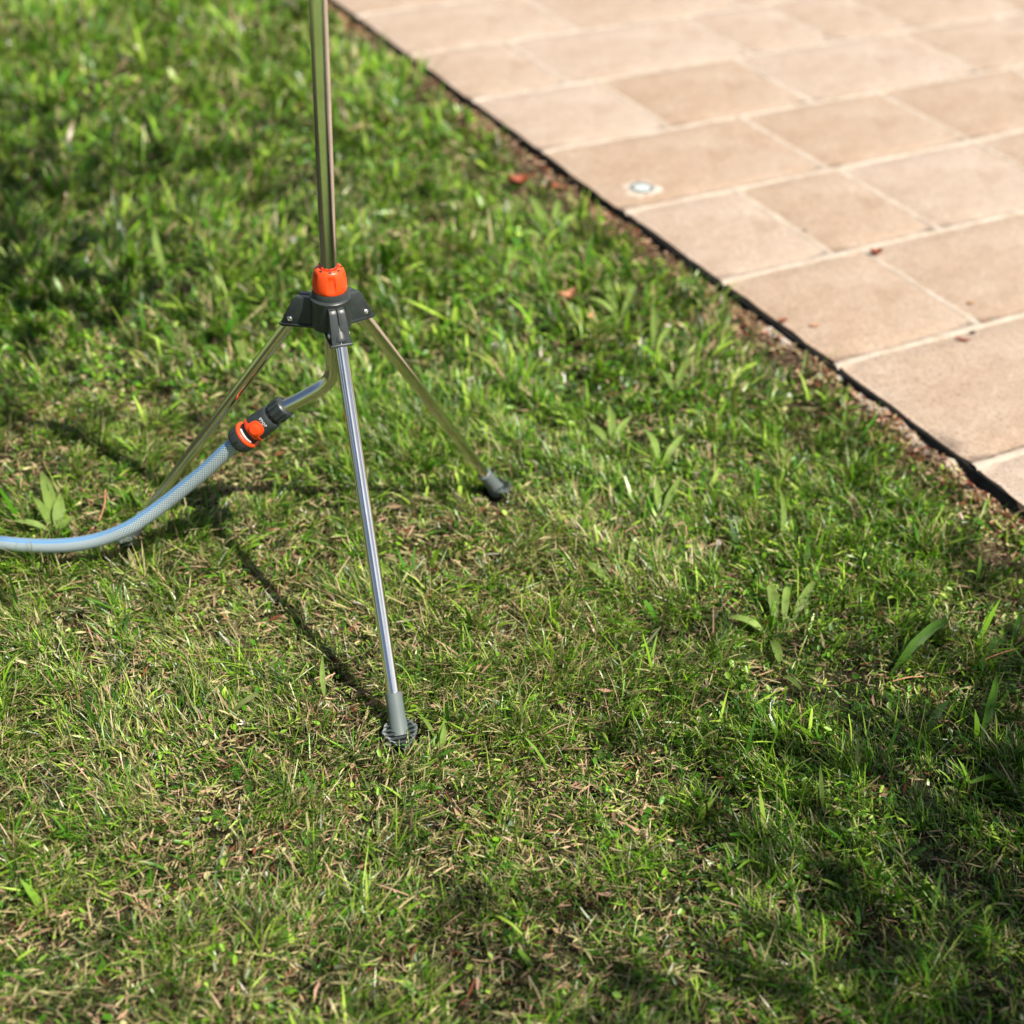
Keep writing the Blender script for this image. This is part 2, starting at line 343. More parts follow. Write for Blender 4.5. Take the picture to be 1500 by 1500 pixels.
# ------------------------------------------------------------------ patio
def patio():
    bm = bmesh.new(); A3 = Vector((*AX, 0)); B3 = Vector((*BX, 0)); z3 = Vector((0, 0, 1)); o3 = Vector((*O_, 0))
    prism(bm, [(-4.4, .003), (3.0, .003), (3.0, 4.2), (-4.4, 4.2)], o3, A3, B3, z3, -.05, HP - .016)
    base = link('patio', to_mesh(bm, 'patio'), M['edging']); base['kind'] = 'structure'
    n = 500; A = np.linspace(-4.4, 3.0, n)[:, None] + np.zeros((1, 4)); wob = (fbm(A*1.0, A*0, 6, 60) - .5)*.006
    Bq = np.array([[.004, -.0015, -.0035, -.0060]]) + wob*.6; Zq = np.array([[HP - .0085, HP - .0055, HP - .0065, -.03]]) + (fbm(A, A*0, 14, 62) - .5)*.005*np.array([[1, 1, 1, 0]])
    x, y = pat(A, Bq); ed = link('edging_strip', mesh_np('edging_strip', np.stack([x.ravel(), y.ravel(), Zq.ravel()], 1), [grid_faces(n, 4)], True), M['edging'], base)
    rows = {-1: [0, .62, 1.1, 1.62, 2.1, 2.6, 3.2, 3.8, 4.2], 0: [0, .318, .637, 1.10, 1.6, 2.05, 2.6, 3.1, 3.7, 4.2], 1: [0, .392, .93, 1.35, 1.9, 2.4, 2.9, 3.5, 4.2],
            2: [0, .64, 1.12, 1.7, 2.2, 2.8, 3.3, 4.2]}
    rr = random.Random(3); g = .007
    for r in range(-11, 7):
        cuts = rows.get(r)
        if cuts is None:
            cuts = [0]
            while cuts[-1] < 3.8: cuts.append(cuts[-1] + rr.choice([.32, .4, .48, .58, .64]))
        a0, a1 = r*.4, (r+1)*.4
        for k in range(len(cuts) - 1):
            b0, b1 = cuts[k], cuts[k+1]
            lo, hi = (b0 + g if k else (.007 if r == 1 else rr.uniform(-.003, .006))), b1 - g
            n, m = max(6, int((hi - lo)/.03)), 14
            A = np.linspace(a0 + g, a1 - g, m)[:, None] + np.zeros((1, n)); Bm = np.linspace(lo, hi, n)[None, :] + np.zeros((m, 1))
            sd = (r+20)*31 + k
            x, y = pat(A, Bm)
            ja = (vnoise(x, y, 22, sd) - .5)*.007 + (vnoise(x, y, 70, sd+5) - .5)*.003
            edgem = np.zeros((m, n)); edgem[0, :] = edgem[-1, :] = 1; edgem[:, 0] = edgem[:, -1] = 1
            An = A + ja*edgem; Bn = Bm + (np.zeros_like(ja) if k == 0 else 1)*np.roll(ja, 1)*edgem + (ja*.9*edgem if k == 0 else 0)
            # soften corners
            ca = np.minimum(np.arange(m), np.arange(m)[::-1])[:, None]; cb = np.minimum(np.arange(n), np.arange(n)[::-1])[None, :]
            cor = ((ca == 0) & (cb == 0))
            An = An + np.where(cor, np.where(np.arange(m)[:, None] == 0, .004, -.004), 0); Bn = Bn + np.where(cor, np.where(np.arange(n)[None, :] == 0, .004, -.004), 0)
            # inner ring is pulled close to the rim so that the arris is a narrow rounded band
            x, y = pat(An, Bn)
            z = HP + (fbm(x, y, 5, sd) - .5)*.003 + (rr.random() - .5)*.0016
            z = z - edgem*.0035
            V = np.stack([x.ravel(), y.ravel(), z.ravel()], 1)
            def pull(i_from, i_to, ax):
                pass
            G = V.reshape(m, n, 3)
            G[1, 1:-1] = G[0, 1:-1]*.75 + G[1, 1:-1]*.25; G[-2, 1:-1] = G[-1, 1:-1]*.75 + G[-2, 1:-1]*.25
            G[1:-1, 1] = G[1:-1, 0]*.75 + G[1:-1, 1]*.25; G[1:-1, -2] = G[1:-1, -1]*.75 + G[1:-1, -2]*.25
            G[1, 1:-1, 2] += .0024; G[-2, 1:-1, 2] += .0024; G[2:-2, 1, 2] += .0024; G[2:-2, -2, 2] += .0024
            per = [i for i in range(n)] + [(j+1)*n - 1 for j in range(1, m)] + [(m-1)*n + i for i in range(n-2, -1, -1)] + [j*n for j in range(m-2, 0, -1)]
            V = G.reshape(-1, 3); sk = V[per].copy(); sk[:, 2] = HP - .0155; nv = len(V); V = np.vstack([V, sk]); L = len(per)
            q = np.array([[per[i], per[(i+1) % L], nv + (i+1) % L, nv + i] for i in range(L)])
            cx, cy, _ = V.mean(0); V2 = V - [cx, cy, 0]
            bmf = grid_faces(m, n)
            me = mesh_np('paving_slab', V2, [bmf, q], True)
            me.update()
            s = link('paving_slab', me, M['slab'], base, (cx, cy, 0))
            if r == 2 and k == 0: s['label'] = 'broad sandstone slab with a red brown speck line near its upper joint'
            # cross joint on the far side of this slab
            if k < len(cuts) - 2: joint(base, (a0 - .002, b1), (a1 + .002, b1), sd)
        joint(base, (a0, 0.0), (a0, 4.2), r + 500)
    return base
def joint(base, p0, p1, sd):
    L = math.hypot(p1[0]-p0[0], p1[1]-p0[1]); n = max(8, int(L/.011)); m = 5
    tt = np.linspace(0, 1, n)[:, None]; ww = np.linspace(-1, 1, m)[None, :]
    a = p0[0] + (p1[0]-p0[0])*tt; b = p0[1] + (p1[1]-p0[1])*tt
    x, y = pat(a, b); wn = .0125 + (vnoise(x, y, 24, sd) - .5)*.012 + (vnoise(x, y, 70, sd + 1) - .5)*.006
    if abs(p1[0]-p0[0]) < 1e-6: a = a + ww*wn; b = b + 0*ww
    else: b = b + ww*wn; a = a + 0*ww
    x, y = pat(a, b)
    z = HP - .0006 + (vnoise(x, y, 45, 7) - .5)*.0026 + (vnoise(x, y, 160, 8) - .5)*.0012 - .006*(np.abs(ww) > .99)
    if abs(p1[0]-p0[0]) > 1e-6: z = z - .0004
    V = np.stack([x.ravel(), y.ravel(), z.ravel()], 1)
    link('mortar_joint', mesh_np('mortar_joint', V, [grid_faces(n, m)], True), M['mortar'], base)
patio_o = patio()

# old footing showing under the edge
def footing(a0, a1, b0, top, mat, label, sd):
    n, m = int((a1-a0)/.01), 5
    A = np.linspace(a0, a1, n)[:, None] + np.zeros((1, m)); Bb = np.linspace(0, 1, m)[None, :]
    tp = np.clip(np.minimum(A - a0, a1 - A)/.03, 0, 1)
    bo = (b0 + (vnoise(A, A*0, 25, sd) - .5)*.014 + (vnoise(A, A*0, 90, sd) - .5)*.006)*tp
    Bq = bo*(1 - Bb) + .004
    x, y = pat(A, Bq); z = gz(x, y) + top*tp*np.where(Bb == 0, -.3, 1) + (vnoise(x, y, 60, sd) - .5)*.010*(Bb > 0)
    V = np.stack([x.ravel(), y.ravel(), z.ravel()], 1); o = link('footing_edge', mesh_np('footing_edge', V, [grid_faces(n, m)], True), mat, patio_o)
    o['label'] = label
footing(.86, 1.26, -.033, .009, M['footing'], 'pale concrete lip showing under the near stretch of the edge', 5)
footing(.54, .69, -.033, .011, M['cement'], 'whitish mortar lip under the middle of the edge', 6)

# recessed light in the patio
lx, ly = .285, 3.419
lt = empty('recessed_light', 'small round recessed spotlight with steel ring set in the patio near its edge', 'light', (lx, ly, HP + .001))
n = 40; rg = [0, .02, .033, .039, .047]
V = [(0, 0, .0012)]; 
for i, r in enumerate(rg[1:], 1):
    for k in range(n):
        a = 2*math.pi*k/n; rr_ = r*(1 + (.28*(vnoise(math.cos(a)*2+5, math.sin(a)*2, 1.5, 4) - .5)*2 if i >= 2 else 0))
        V.append((rr_*math.cos(a), rr_*math.sin(a)*1.0, .0016 + float(vnoise(rr_*math.cos(a), rr_*math.sin(a), 60, 2))*.001 - (.004 if i == 4 else 0)))
tri = np.array([[0, 1+k, 1+(k+1) % n] for k in range(n)]); qd = np.array([[1+i*n+k, 1+(i+1)*n+k, 1+(i+1)*n+(k+1) % n, 1+i*n+(k+1) % n] for i in range(3) for k in range(n)])
link('cement_patch', mesh_np('cement_patch', np.array(V), [tri, qd], True), M['cement'], lt)
link('ring', lathe('ring', [(0.0, .0310), (.0035, .0305), (.0048, .028), (.0048, .0225), (.0035, .0205)], 40), M['foot'], lt)
link('lens', lathe('lens', [(.001, .0214), (.0034, .0213), (.0046, .015), (.0050, .006)], 32), M['lens'], lt)

# ------------------------------------------------------------------ tripod sprinkler
CX, CY = -.27595, 1.90423
spr = empty('tripod_sprinkler', 'chromed three legged lawn sprinkler stand with orange collar standing on the grass', 'sprinkler', (CX, CY, 0))
def loc(x, y, z): return Vector((x - CX, y - CY, z))
legs = [('f', -.25717, 1.85891, -.14982, 1.54827), ('r', -.2348, 1.95356, -.02993, 2.17539), ('l', -.3405, 1.9229, -.64834, 1.98748)]
def circle_pts(p0, p1, n): return [p0 + (p1 - p0)*(i/(n-1)) for i in range(n)]
pole_pts = [Vector((0, 0, .47)), Vector((0, 0, .6)), Vector((0, 0, .8)), Vector((0, 0, .97))]
link('pole', tube_mesh('pole', pole_pts, .0120, 32, Vector((1, 0, 0))), M['chrome'], spr)
# collar with scooped grips and slots
def colr(s, a, r):
    k = math.cos(a*5 + .35)
    d = max(0, k - .15)*1.5
    zz = (s - .541)/.034
    win = max(0, min(1, (zz - .12)/.15))*max(0, min(1, (.86 - zz)/.12))
    return r - .0030*min(1, d*1.6)*win
prof = [(.541, .0236), (.543, .0247), (.547, .0250), (.552, .0248), (.557, .0244), (.562, .0237), (.566, .0230), (.569, .0223), (.572, .0212), (.5745, .0198), (.5760, .0180), (.5762, .0150), (.574, .0142)]
col = link('collar', lathe('collar', prof, 120, rfun=colr, ang=50), M['orange'], spr)
bm = bmesh.new()
for k in range(8):
    a = 2*math.pi*k/8 + .2; er = Vector((math.cos(a), math.sin(a), 0)); et = Vector((-math.sin(a), math.cos(a), 0))
    prism(bm, [(.0150, -.0014), (.0180, -.0028), (.0190, -.0024), (.0190, .0024), (.0180, .0028), (.0150, .0014)], Vector((0, 0, 0)), er, et, Vector((0, 0, 1)), .570, .5763, .0004, 1)
link('collar_slot_shade', to_mesh(bm, 'collar_slot_shade', 30), M['dark'], col)  # near-black blocks stand in for the shadow inside the slots
hub = link('hub', lathe('hub', [(.482, .012), (.482, .026), (.484, .0288), (.490, .0297), (.525, .0290), (.5275, .0300), (.5300, .0300), (.5315, .0285), (.5325, .0262), (.5395, .0256), (.5412, .0250), (.5412, .012)], 64, ang=35), M['grey'], spr)
for i, (nm, tx, ty, fx, fy) in enumerate(legs):
    top = loc(tx, ty, .474); foot = loc(fx, fy, .012)
    d = (foot - top).normalized(); az = math.atan2(top.y, top.x)
    er = Vector((math.cos(az), math.sin(az), 0)); et = Vector((-math.sin(az), math.cos(az), 0)); ez = Vector((0, 0, 1)); re = math.hypot(top.x, top.y)
    sh = top - d*.04; end = foot - d*.018
    rad = .0094
    lg = link('leg', tube_mesh('leg', [sh, top, top + (end-top)*.5, end], rad, 28, et), M['chrome'], spr)
    # rubber foot: sleeve + ridged plate
    bmf = bmesh.new(); fr = Vector((foot.x - top.x, foot.y - top.y, 0)).normalized(); ft = Vector((-fr.y, fr.x, 0))
    e1 = ft; e2 = d.cross(e1); prf = [(-.060, .0110), (-.0596, .0121), (-.0575, .0123), (-.03, .0126), (-.012, .0136), (-.002, .0150), (.004, .0158)]
    rings = []
    for s, r_ in prf:
        rings.append([bmf.verts.new(foot + d*s + (e1*math.cos(2*math.pi*k/32) + e2*math.sin(2*math.pi*k/32))*r_) for k in range(32)])
    for a_ in range(len(rings)-1):
        for k in range(32): bmf.faces.new((rings[a_][k], rings[a_][(k+1) % 32], rings[a_+1][(k+1) % 32], rings[a_+1][k]))
    bmf.faces.new(rings[0][::-1]); bmf.faces.new(rings[-1])
    link('foot_sleeve', to_mesh(bmf, 'foot_sleeve', 40), M['foot'], lg)
    bmf = bmesh.new(); up = (Vector((0, 0, 1)) + fr*.22).normalized(); pr = ft.cross(up).normalized()
    if pr.dot(fr) < 0: pr = -pr
    N = 13; u0, u1 = -.015, .034
    for k in range(N):
        ua = u0 + (u1-u0)*k/N; ub = u0 + (u1-u0)*(k+1)/N
        def hw(u):
            return .0235*math.sqrt(max(.02, 1 - (u/.0215)**2)) if u < 0 else .0265*max(.10, (1 - (u/.034)**1.7))
        h = .0072 if k % 2 else .0042
        ns = 8
        for q in range(ns):                # lobes curl up a little at the sides
            ta, tb = -1 + 2*q/ns, -1 + 2*(q+1)/ns
            vs = []
            for (u_, t_q, hh) in ((ua, ta, 0), (ub, ta, 0), (ub, tb, 0), (ua, tb, 0), (ua, ta, h), (ub, ta, h), (ub, tb, h), (ua, tb, h)):
                tt_ = t_q*hw(u_)
                vs.append(bmf.verts.new(foot + pr*u_ + ft*tt_ + up*(hh + .004 + 2.0*tt_*tt_)))
            for f_ in ((3, 2, 1, 0), (4, 5, 6, 7), (0, 1, 5, 4), (2, 3, 7, 6), (1, 2, 6, 5), (3, 0, 4, 7)):
                bmf.faces.new([vs[z_] for z_ in f_])
    bmesh.ops.remove_doubles(bmf, verts=bmf.verts, dist=1e-5)
    link('foot_plate', to_mesh(bmf, 'foot_plate', 25), M['foot'], lg)
    # bracket gripping the leg top (two halves with a seam)
    bmb = bmesh.new(); w0 = .0150
    poly = [(.012, .4840), (re + .0045, .4775), (re + .0075, .4805), (re - .0125, .5200), (re - .0160, .5240), (.010, .5275)]
    for s in (-1, 1):
        b_ = bmesh.new()
        prism(b_, poly, Vector((0, 0, 0)), er, ez, et*-1, s*.0004 if s > 0 else -w0, w0 if s > 0 else -.0004, .0013, 2)
        # taper toward the top
        tmp = bpy.data.meshes.new('t'); 
        for v in b_.verts:
            tt_ = v.co.dot(et); zf = (v.co.z - .47)/.055; v.co -= et*tt_*(.22*max(0, min(1, zf)))
        b_.to_mesh(tmp); b_.free(); bmb.from_mesh(tmp); bpy.data.meshes.remove(tmp)
    # lip along the lower edge
    lipo = [(.020, .4820), (re + .0050, .4750), (re + .0095, .4780), (re + .0080, .4812), (re + .0040, .4790), (.020, .4860)]
    prism(bmb, lipo, Vector((0, 0, 0)), er, ez, et*-1, -w0 - .0018, w0 + .0018, .0008, 2)
    # socket round the tube
    br = link('leg_bracket', to_mesh(bmb, 'leg_bracket', 30), M['grey'], hub)
    so_ = lathe('leg_socket', [(-.030, .0100), (-.028, .0120), (-.010, .0134), (-.006, .0136), (-.0048, .0130), (-.0048, .0105)], 36, top, d, et)
    link('leg_socket', so_, M['grey'], hub)
    for s in (-1, 1):
        pz = .4885; pr_ = re - .0075
        pos = er*pr_ + ez*pz + et*s*(w0*.93)
        sm = lathe('screw', [(-.002, .0042), (.0008, .0042), (.0018, .0034), (.0022, .0018), (.0016, .0016)], 20, pos, et*s, ez)
        link('screw', sm, M['satin'], hub)
# inlet pipe under the hub
key = [(0, 0, .52), (0, 0, .430), (0, 0, .417), (-.001, 0, .406), (-.0045, 0, .394), (-.011, 0, .3835), (-.020, .0005, .3745), (-.034, .001, .3640), (-.056, .002, .3490), (-.083, .003, .3320)]
def spline(key, n=6):
    P = [Vector(k) for k in key]; out = []
    for i in range(len(P)-1):
        p0, p1, p2, p3 = P[max(i-1, 0)], P[i], P[i+1], P[min(i+2, len(P)-1)]
        for k in range(n):
            t = k/n; out.append(.5*((2*p1) + (p2-p0)*t + (2*p0-5*p1+4*p2-p3)*t*t + (3*p1-p0-3*p2+p3)*t**3))
    return out + [P[-1]]
link('inlet_pipe', tube_mesh('inlet_pipe', spline(key), .0112, 28, Vector((0, 1, 0))), M['chrome'], spr)
# sprinkler head (above the frame)
hd = link('sprinkler_head', lathe('sprinkler_head', [(.962, .0125), (.963, .019), (.985, .0195), (.990, .024), (1.02, .025), (1.026, .021), (1.040, .020), (1.044, .016), (1.062, .015), (1.066, .009)], 40), M['grey'], spr)
link('nozzle', lathe('nozzle', [(0, .012), (.05, .0095), (.085, .007), (.087, .004)], 24, Vector((0, 0, 1.035)), Vector((-.75, .2, .62)).normalized(), Vector((0, 0, 1)).cross(Vector((-.75, .2, .62))).normalized()), M['orange'], hd)
link('swing_arm', tube_mesh('swing_arm', [Vector((.065, -.02, 1.070)), Vector((.02, -.005, 1.074)), Vector((-.03, .008, 1.076)), Vector((-.085, .02, 1.088))], [.010, .006, .005, .009], 12), M['grey'], hd)

# ------------------------------------------------------------------ hose connector
E1w = Vector((-.3560, 1.9072, .3345)); W = Vector((-.745, .0, -.667)).normalized()
cdv = (cam.location - E1w); cdv = Vector((0, 0, CAMH)) - E1w; e1 = (cdv - W*cdv.dot(W)).normalized(); e2 = W.cross(e1)
con = empty('hose_connector', 'dark grey quick hose connector with orange stop button joining hose to pipe', 'hose connector', E1w)
Z0 = Vector((0, 0, 0))
def clathe(name, prof, mat, parent, seg=56, rfun=None, ang=32): return link(name, lathe(name, prof, seg, Z0, W, e1, rfun, ang), mat, parent)
ad = clathe('tap_adapter', [(-.0065, .0108), (-.0065, .0140), (-.0045, .0163), (.0155, .0168), (.0170, .0160), (.0180, .0140)], M['grey'], con)
def cmap(s, th, r): return W*s + (e1*math.cos(th) + e2*math.sin(th))*r
def cbox(bm, s0, s1, t0, t1, r0, r1, n=4):
    g = [[[bm.verts.new(cmap(s, t0 + (t1-t0)*k/n, r)) for r in (r0, r1)] for s in (s0, s1)] for k in range(n+1)]
    for k in range(n):
        a, b = g[k], g[k+1]
        for q in ((a[0][1], a[1][1], b[1][1], b[0][1]), (a[0][0], b[0][0], b[1][0], a[1][0]), (a[0][0], a[0][1], b[0][1], b[0][0]), (a[1][0], b[1][0], b[1][1], a[1][1])): bm.faces.new(q)
    for a in (g[0], g[-1]): bm.faces.new((a[0][0], a[1][0], a[1][1], a[0][1]))
bm = bmesh.new()
for k in range(12):
    th = 2*math.pi*k/12 + .12; cbox(bm, -.0035, .0145, th - .15, th + .10, .0158, .0184)
link('rib', to_mesh(bm, 'rib', 30), M['grey'], ad)
clathe('seal', [(.0165, .0130), (.0170, .0150), (.0225, .0150), (.0232, .0130)], M['dark'], con)
body = clathe('body', [(.0225, .0140), (.0228, .0178), (.0245, .0190), (.032, .0196), (.045, .0203), (.057, .0207), (.0635, .0200), (.065, .0175), (.065, .014)], M['grey'], con)
clathe('slot_core', [(.0640, .0140), (.0642, .0176), (.0742, .0176), (.0744, .0140)], M['dark'], con)
bm = bmesh.new(); cbox(bm, .0716, .0732, -.72, .72, .0165, .0200, 16)
link('white_indicator', to_mesh(bm, 'white_indicator', 30), M['white'], con)
clathe('grip_ring', [(.0748, .0170), (.0750, .0210), (.0758, .0221), (.0790, .0226), (.0802, .0220), (.0806, .0170)], M['orange'], con)
def nutr(s, a, r):
    k = (a*9/(2*math.pi)) % 1.0
    return r - (.0016 if min(k, 1-k) < .07 and .085 < s < .100 else 0)
nut = clathe('hose_nut', [(.0804, .0190), (.0806, .0221), (.0845, .0226), (.0850, .0226), (.0900, .0224), (.0950, .0216), (.0985, .0202), (.1005, .0180), (.1020, .0150), (.1022, .0116)], M['grey'], con, 108, nutr, 28)
# orange saddle with round button, on the camera side of the body
SB, TB = .0500, -.05
def outline(th):                     # star-shaped outline round the button centre in (s, arc) metres
    pts = []
    return pts
sad = [(-.0140, .0), (-.0130, .0058), (-.0098, .0102), (-.004, .0126), (.002, .0125), (.0055, .0150), (.0075, .0210), (.0095, .0275), (.0125, .0280), (.0132, .0120), (.0130, 0),
       (.0132, -.0120), (.0125, -.0280), (.0095, -.0275), (.0075, -.0210), (.0055, -.0150), (.002, -.0125), (-.004, -.0126), (-.0098, -.0102), (-.0130, -.0058)]
def sad_mesh(name, outl, rin, rout, rings=5, dome=0.0):
    bm = bmesh.new(); top = []
    def mp(s, t, r): return cmap(SB + s, TB + t/.0206, r)
    c = bm.verts.new(mp(0, 0, rout + dome)); prev = None
    for q in range(1, rings + 1):
        f = q/rings; rr_ = rout + dome*(1 - f*f) - (.0006 if q == rings else 0)
        ring = [bm.verts.new(mp(s*f, t*f, rr_)) for s, t in outl]
        L = len(ring)
        for k in range(L):
            if prev is None: bm.faces.new((c, ring[k], ring[(k+1) % L]))
            else: bm.faces.new((prev[k], ring[k], ring[(k+1) % L], prev[(k+1) % L]))
        prev = ring
    low = [bm.verts.new(mp(s*1.02, t*1.02, rin)) for s, t in outl]; L = len(low)
    for k in range(L): bm.faces.new((prev[k], low[k], low[(k+1) % L], prev[(k+1) % L]))
    return to_mesh(bm, name, 40)
sd_ = link('stop_saddle', sad_mesh('stop_saddle', sad, .0190, .0222), M['orange'], con)
cir = [(0.0088*math.cos(2*math.pi*k/36), 0.0088*math.sin(2*math.pi*k/36)) for k in range(36)]
link('button', sad_mesh('button', cir, .0215, .0243, 6, .0004), M['orange'], sd_)
rg_ = [(.0062*math.cos(2*math.pi*k/28), .0062*math.sin(2*math.pi*k/28)) for k in range(28)]
link('button_ring', sad_mesh('button_ring', rg_, .0240, .02485, 4, -.0006), M['orange'], sd_)
# STOP lettering wrapped on the body
tc = bpy.data.curves.new('lettering', 'FONT'); tc.body = 'STOP'; tc.size = .0064; tc.align_x = 'CENTER'; tc.align_y = 'CENTER'; tc.extrude = .0001; tc.space_character = 1.15; tc.offset = .00012
to = bpy.data.objects.new('t', tc); C.objects.link(to); dg = bpy.context.evaluated_depsgraph_get(); dg.update()
tm = bpy.data.meshes.new_from_object(to.evaluated_get(dg)); bpy.data.objects.remove(to)
for v in tm.vertices:
    x, y, z = v.co; v.co = cmap(.0325 - y, .02 - x/.0198, .01995 + z*.5)
tm.name = 'stop_lettering'
lo = link('stop_lettering', tm, None, body); tm.materials.clear(); tm.materials.append(M['white'])

# ------------------------------------------------------------------ garden hose
hs = E1w + W*.098
hk = [tuple(hs), (-.447, 1.9070, .2525), (-.486, 1.9075, .2105), (-.522, 1.907, .176), (-.556, 1.905, .145), (-.589, 1.900, .119), (-.619, 1.895, .099), (-.665, 1.893, .077), (-.717, 1.893, .063), (-.775, 1.900, .053), (-.839, 1.912, .047),
      (-.95, 1.945, .036), (-1.12, 2.01, .024), (-1.35, 2.08, .020), (-1.7, 2.1, .019), (-2.2, 2.0, .018), (-2.9, 2.1, .018)]
ho = link('garden_hose', tube_mesh('garden_hose', spline(hk, 8), .0118, 40, Vector((0, -.30, 1)).normalized()), M['hose'])
tag(ho, 'grey braided garden hose with blue stripe running left from the sprinkler across the grass', 'hose')

# ------------------------------------------------------------------ lawn vegetation (numpy)
GR = dict(deep=(.020, .068, .004), mid=(.064, .200, .008), yel=(.185, .365, .018), lime=(.37, .54, .065), straw=(.46, .41, .20), tan=(.34, .23, .13), pink=(.50, .31, .21), red=(.20, .065, .035), olive=(.075, .10, .025))
def gauss(x, y, cx, cy, sx, sy): return np.exp(-((x-cx)/sx)**2 - ((y-cy)/sy)**2)
def dry_field(x, y):
    d = fbm(x, y, 2.6, 11)*.75 + fbm(x, y, 8, 14)*.35 - .12
    d = d + .22*gauss(x, y, .02, 2.02, .3, .2) + .22*gauss(x, y, -.5, 1.75, .35, .3) + .15*gauss(x, y, -.25, 1.3, .6, .25)
    d = d - .35*gauss(x, y, .12, 2.42, .35, .22) - .15*gauss(x, y, -.25, 2.75, .5, .4) - .2*gauss(x, y, .55, 2.15, .3, .3) - .22*gauss(x, y, .55, 1.45, .35, .4) - .1*gauss(x, y, -1, 3.0, .6, .6)
    d = d*.84 + .10*np.clip((2.15 - y)/.35, 0, 1)*np.clip((.55 - x)/.3, 0, 1)
    return np.clip(d, 0, 1)
def in_view(x, y, m):
    half = .40 + .345*y*1.05 - .02            # half-width of the picture footprint at distance y
    return np.abs(x) < half*.86 + m
def sample(nper, y0, y1, margin, seed, edge=-.015, even=False):
    rg = np.random.default_rng(seed); xm = .46 + .36*y1 + margin
    n = int(nper*(y1-y0)*2*xm); x = rg.uniform(-xm, xm, n); y = rg.uniform(y0, y1, n)
    a, b = to_ab(x, y); e = edge - .035*fbm(a, a*0 + 1.0, 5, 70)
    # thin out towards the patio edge
    clump = np.clip(3.4*vnoise(x, y, 26, 90) - .7, .22, 1)*np.clip(3*vnoise(x, y, 9, 91) - .3, .35, 1)
    if even: clump = np.ones(n)
    keep = (b < e) & (rg.random(n) < clump) & (rg.random(n) < np.clip((e - b)/.07 + .25, 0, 1)) & in_view(x, y, margin)
    for fx_, fy_ in ((-.1498, 1.5483), (-.0299, 2.1754), (-.6483, 1.9875)):      # the feet press the grass down
        keep &= np.hypot(x - fx_, (y - fy_)) > .027
        keep &= np.hypot(x - fx_, (y - fy_ + .03)) > .016
    return x[keep], y[keep], rg
def pick(rg, n, names, probs):
    """probs (n,k) -> colours"""
    cum = np.cumsum(probs, 1); cum /= cum[:, -1:]; r = rg.random(n)[:, None]; idx = (r > cum).sum(1)
    return np.array([GR[k] for k in names])[idx]
def blades(x, y, rg, wmul=1.0, lmul=1.0, flat=.25, green=False):
    n = len(x); D = dry_field(x, y); z = gz(x, y)
    lay = rg.random(n) < (flat + .25*D)
    L = rg.uniform(.014, .040, n)*np.clip(1.05 + 1.1*(fbm(x, y, 7, 21) - .5)*2 + .9*(vnoise(x, y, 24, 22) - .5)*2, .35, 2.1)*lmul*(1 - .12*np.clip((2.0 - y)/.3, 0, 1)*np.clip((.45 - x)/.3, 0, 1))
    L = np.where(rg.random(n) < .06, L*1.45, L)
    th0 = np.where(lay, rg.uniform(.75, 1.45, n), np.abs(rg.normal(.25, .28, n))); bend = np.where(lay, rg.uniform(-.1, .5, n), rg.uniform(.1, 1.1, n))
    fld = 6.28*fbm(x, y, 1.9, 31)*1.6; az = fld + rg.normal(0, 1.0, n); az = np.where(rg.random(n) < .3, rg.uniform(0, 6.28, n), az)
    wd = (.0009 + .0022*rg.random(n)**1.4)*wmul*(1 - .2*np.clip((2.0 - y)/.3, 0, 1)); wd = np.where(rg.random(n) < .12, wd*1.8, wd)
    z0 = z + np.where(lay, rg.uniform(0, .012, n), 0)
    ss = [0, .35, .7, 1.0]; pts = []; px = x.copy(); py = y.copy(); pz = z0.copy(); prev = 0
    ca, sa = np.cos(az), np.sin(az)
    for s in ss:
        ds = (s - prev)*L; th = np.minimum(th0 + bend*(s + prev)/2, 1.75)
        px = px + ca*np.sin(th)*ds; py = py + sa*np.sin(th)*ds; pz = np.maximum(pz + np.cos(th)*ds, z + .001); prev = s
        pts.append((px.copy(), py.copy(), pz.copy()))
    tw = rg.normal(0, .5, n); wx, wy, wz = -sa*np.cos(tw), ca*np.cos(tw), np.sin(tw)
    V = np.zeros((n, 8, 3), np.float32); wf = [.8, 1.0, .8, .0]; blunt = rg.random(n) < .45; tipw = np.where(blunt, .45, .04)
    for i, (a, b, c) in enumerate(pts):
        f = wf[i] if i < 3 else tipw
        hw = wd*f*.5
        V[:, 2*i, 0] = a - wx*hw; V[:, 2*i, 1] = b - wy*hw; V[:, 2*i, 2] = c - wz*hw
        V[:, 2*i+1, 0] = a + wx*hw; V[:, 2*i+1, 1] = b + wy*hw; V[:, 2*i+1, 2] = c + wz*hw
    if green: D = D*0
    lush = 1 - D
    P = np.stack([.30*lush + .06, .55*lush + .15, .45 + 0*D, .10 + .25*lush, (.05 if not green else 0) + .55*D + .5*lay*D, (.03 if not green else 0) + .34*D, (.02 if not green else 0) + .14*D, .22 + .2*D], 1)
    c = pick(rg, n, ['deep', 'mid', 'yel', 'lime', 'straw', 'tan', 'pink', 'olive'], P)*rg.uniform(.75, 1.25, n)[:, None]
    col = np.repeat(c[:, None, :], 8, 1)
    # pale base and dried tip are colour of the blade itself
    tipd = (rg.random(n) < (0 if green else .3))[:, None]; col[:, 6, :] = np.where(tipd, np.array(GR['straw']), col[:, 6]); col[:, 7, :] = col[:, 6]
    col[:, 0, :] = col[:, 0]*.7 + np.array([.20, .18, .09])*.3; col[:, 1] = col[:, 0]
    base = (np.arange(n)*8)[:, None]
    F = np.concatenate([base + np.array([[0, 1, 3, 2]]), base + np.array([[2, 3, 5, 4]]), base + np.array([[4, 5, 7, 6]])])
    return V.reshape(-1, 3), F, col.reshape(-1, 3)
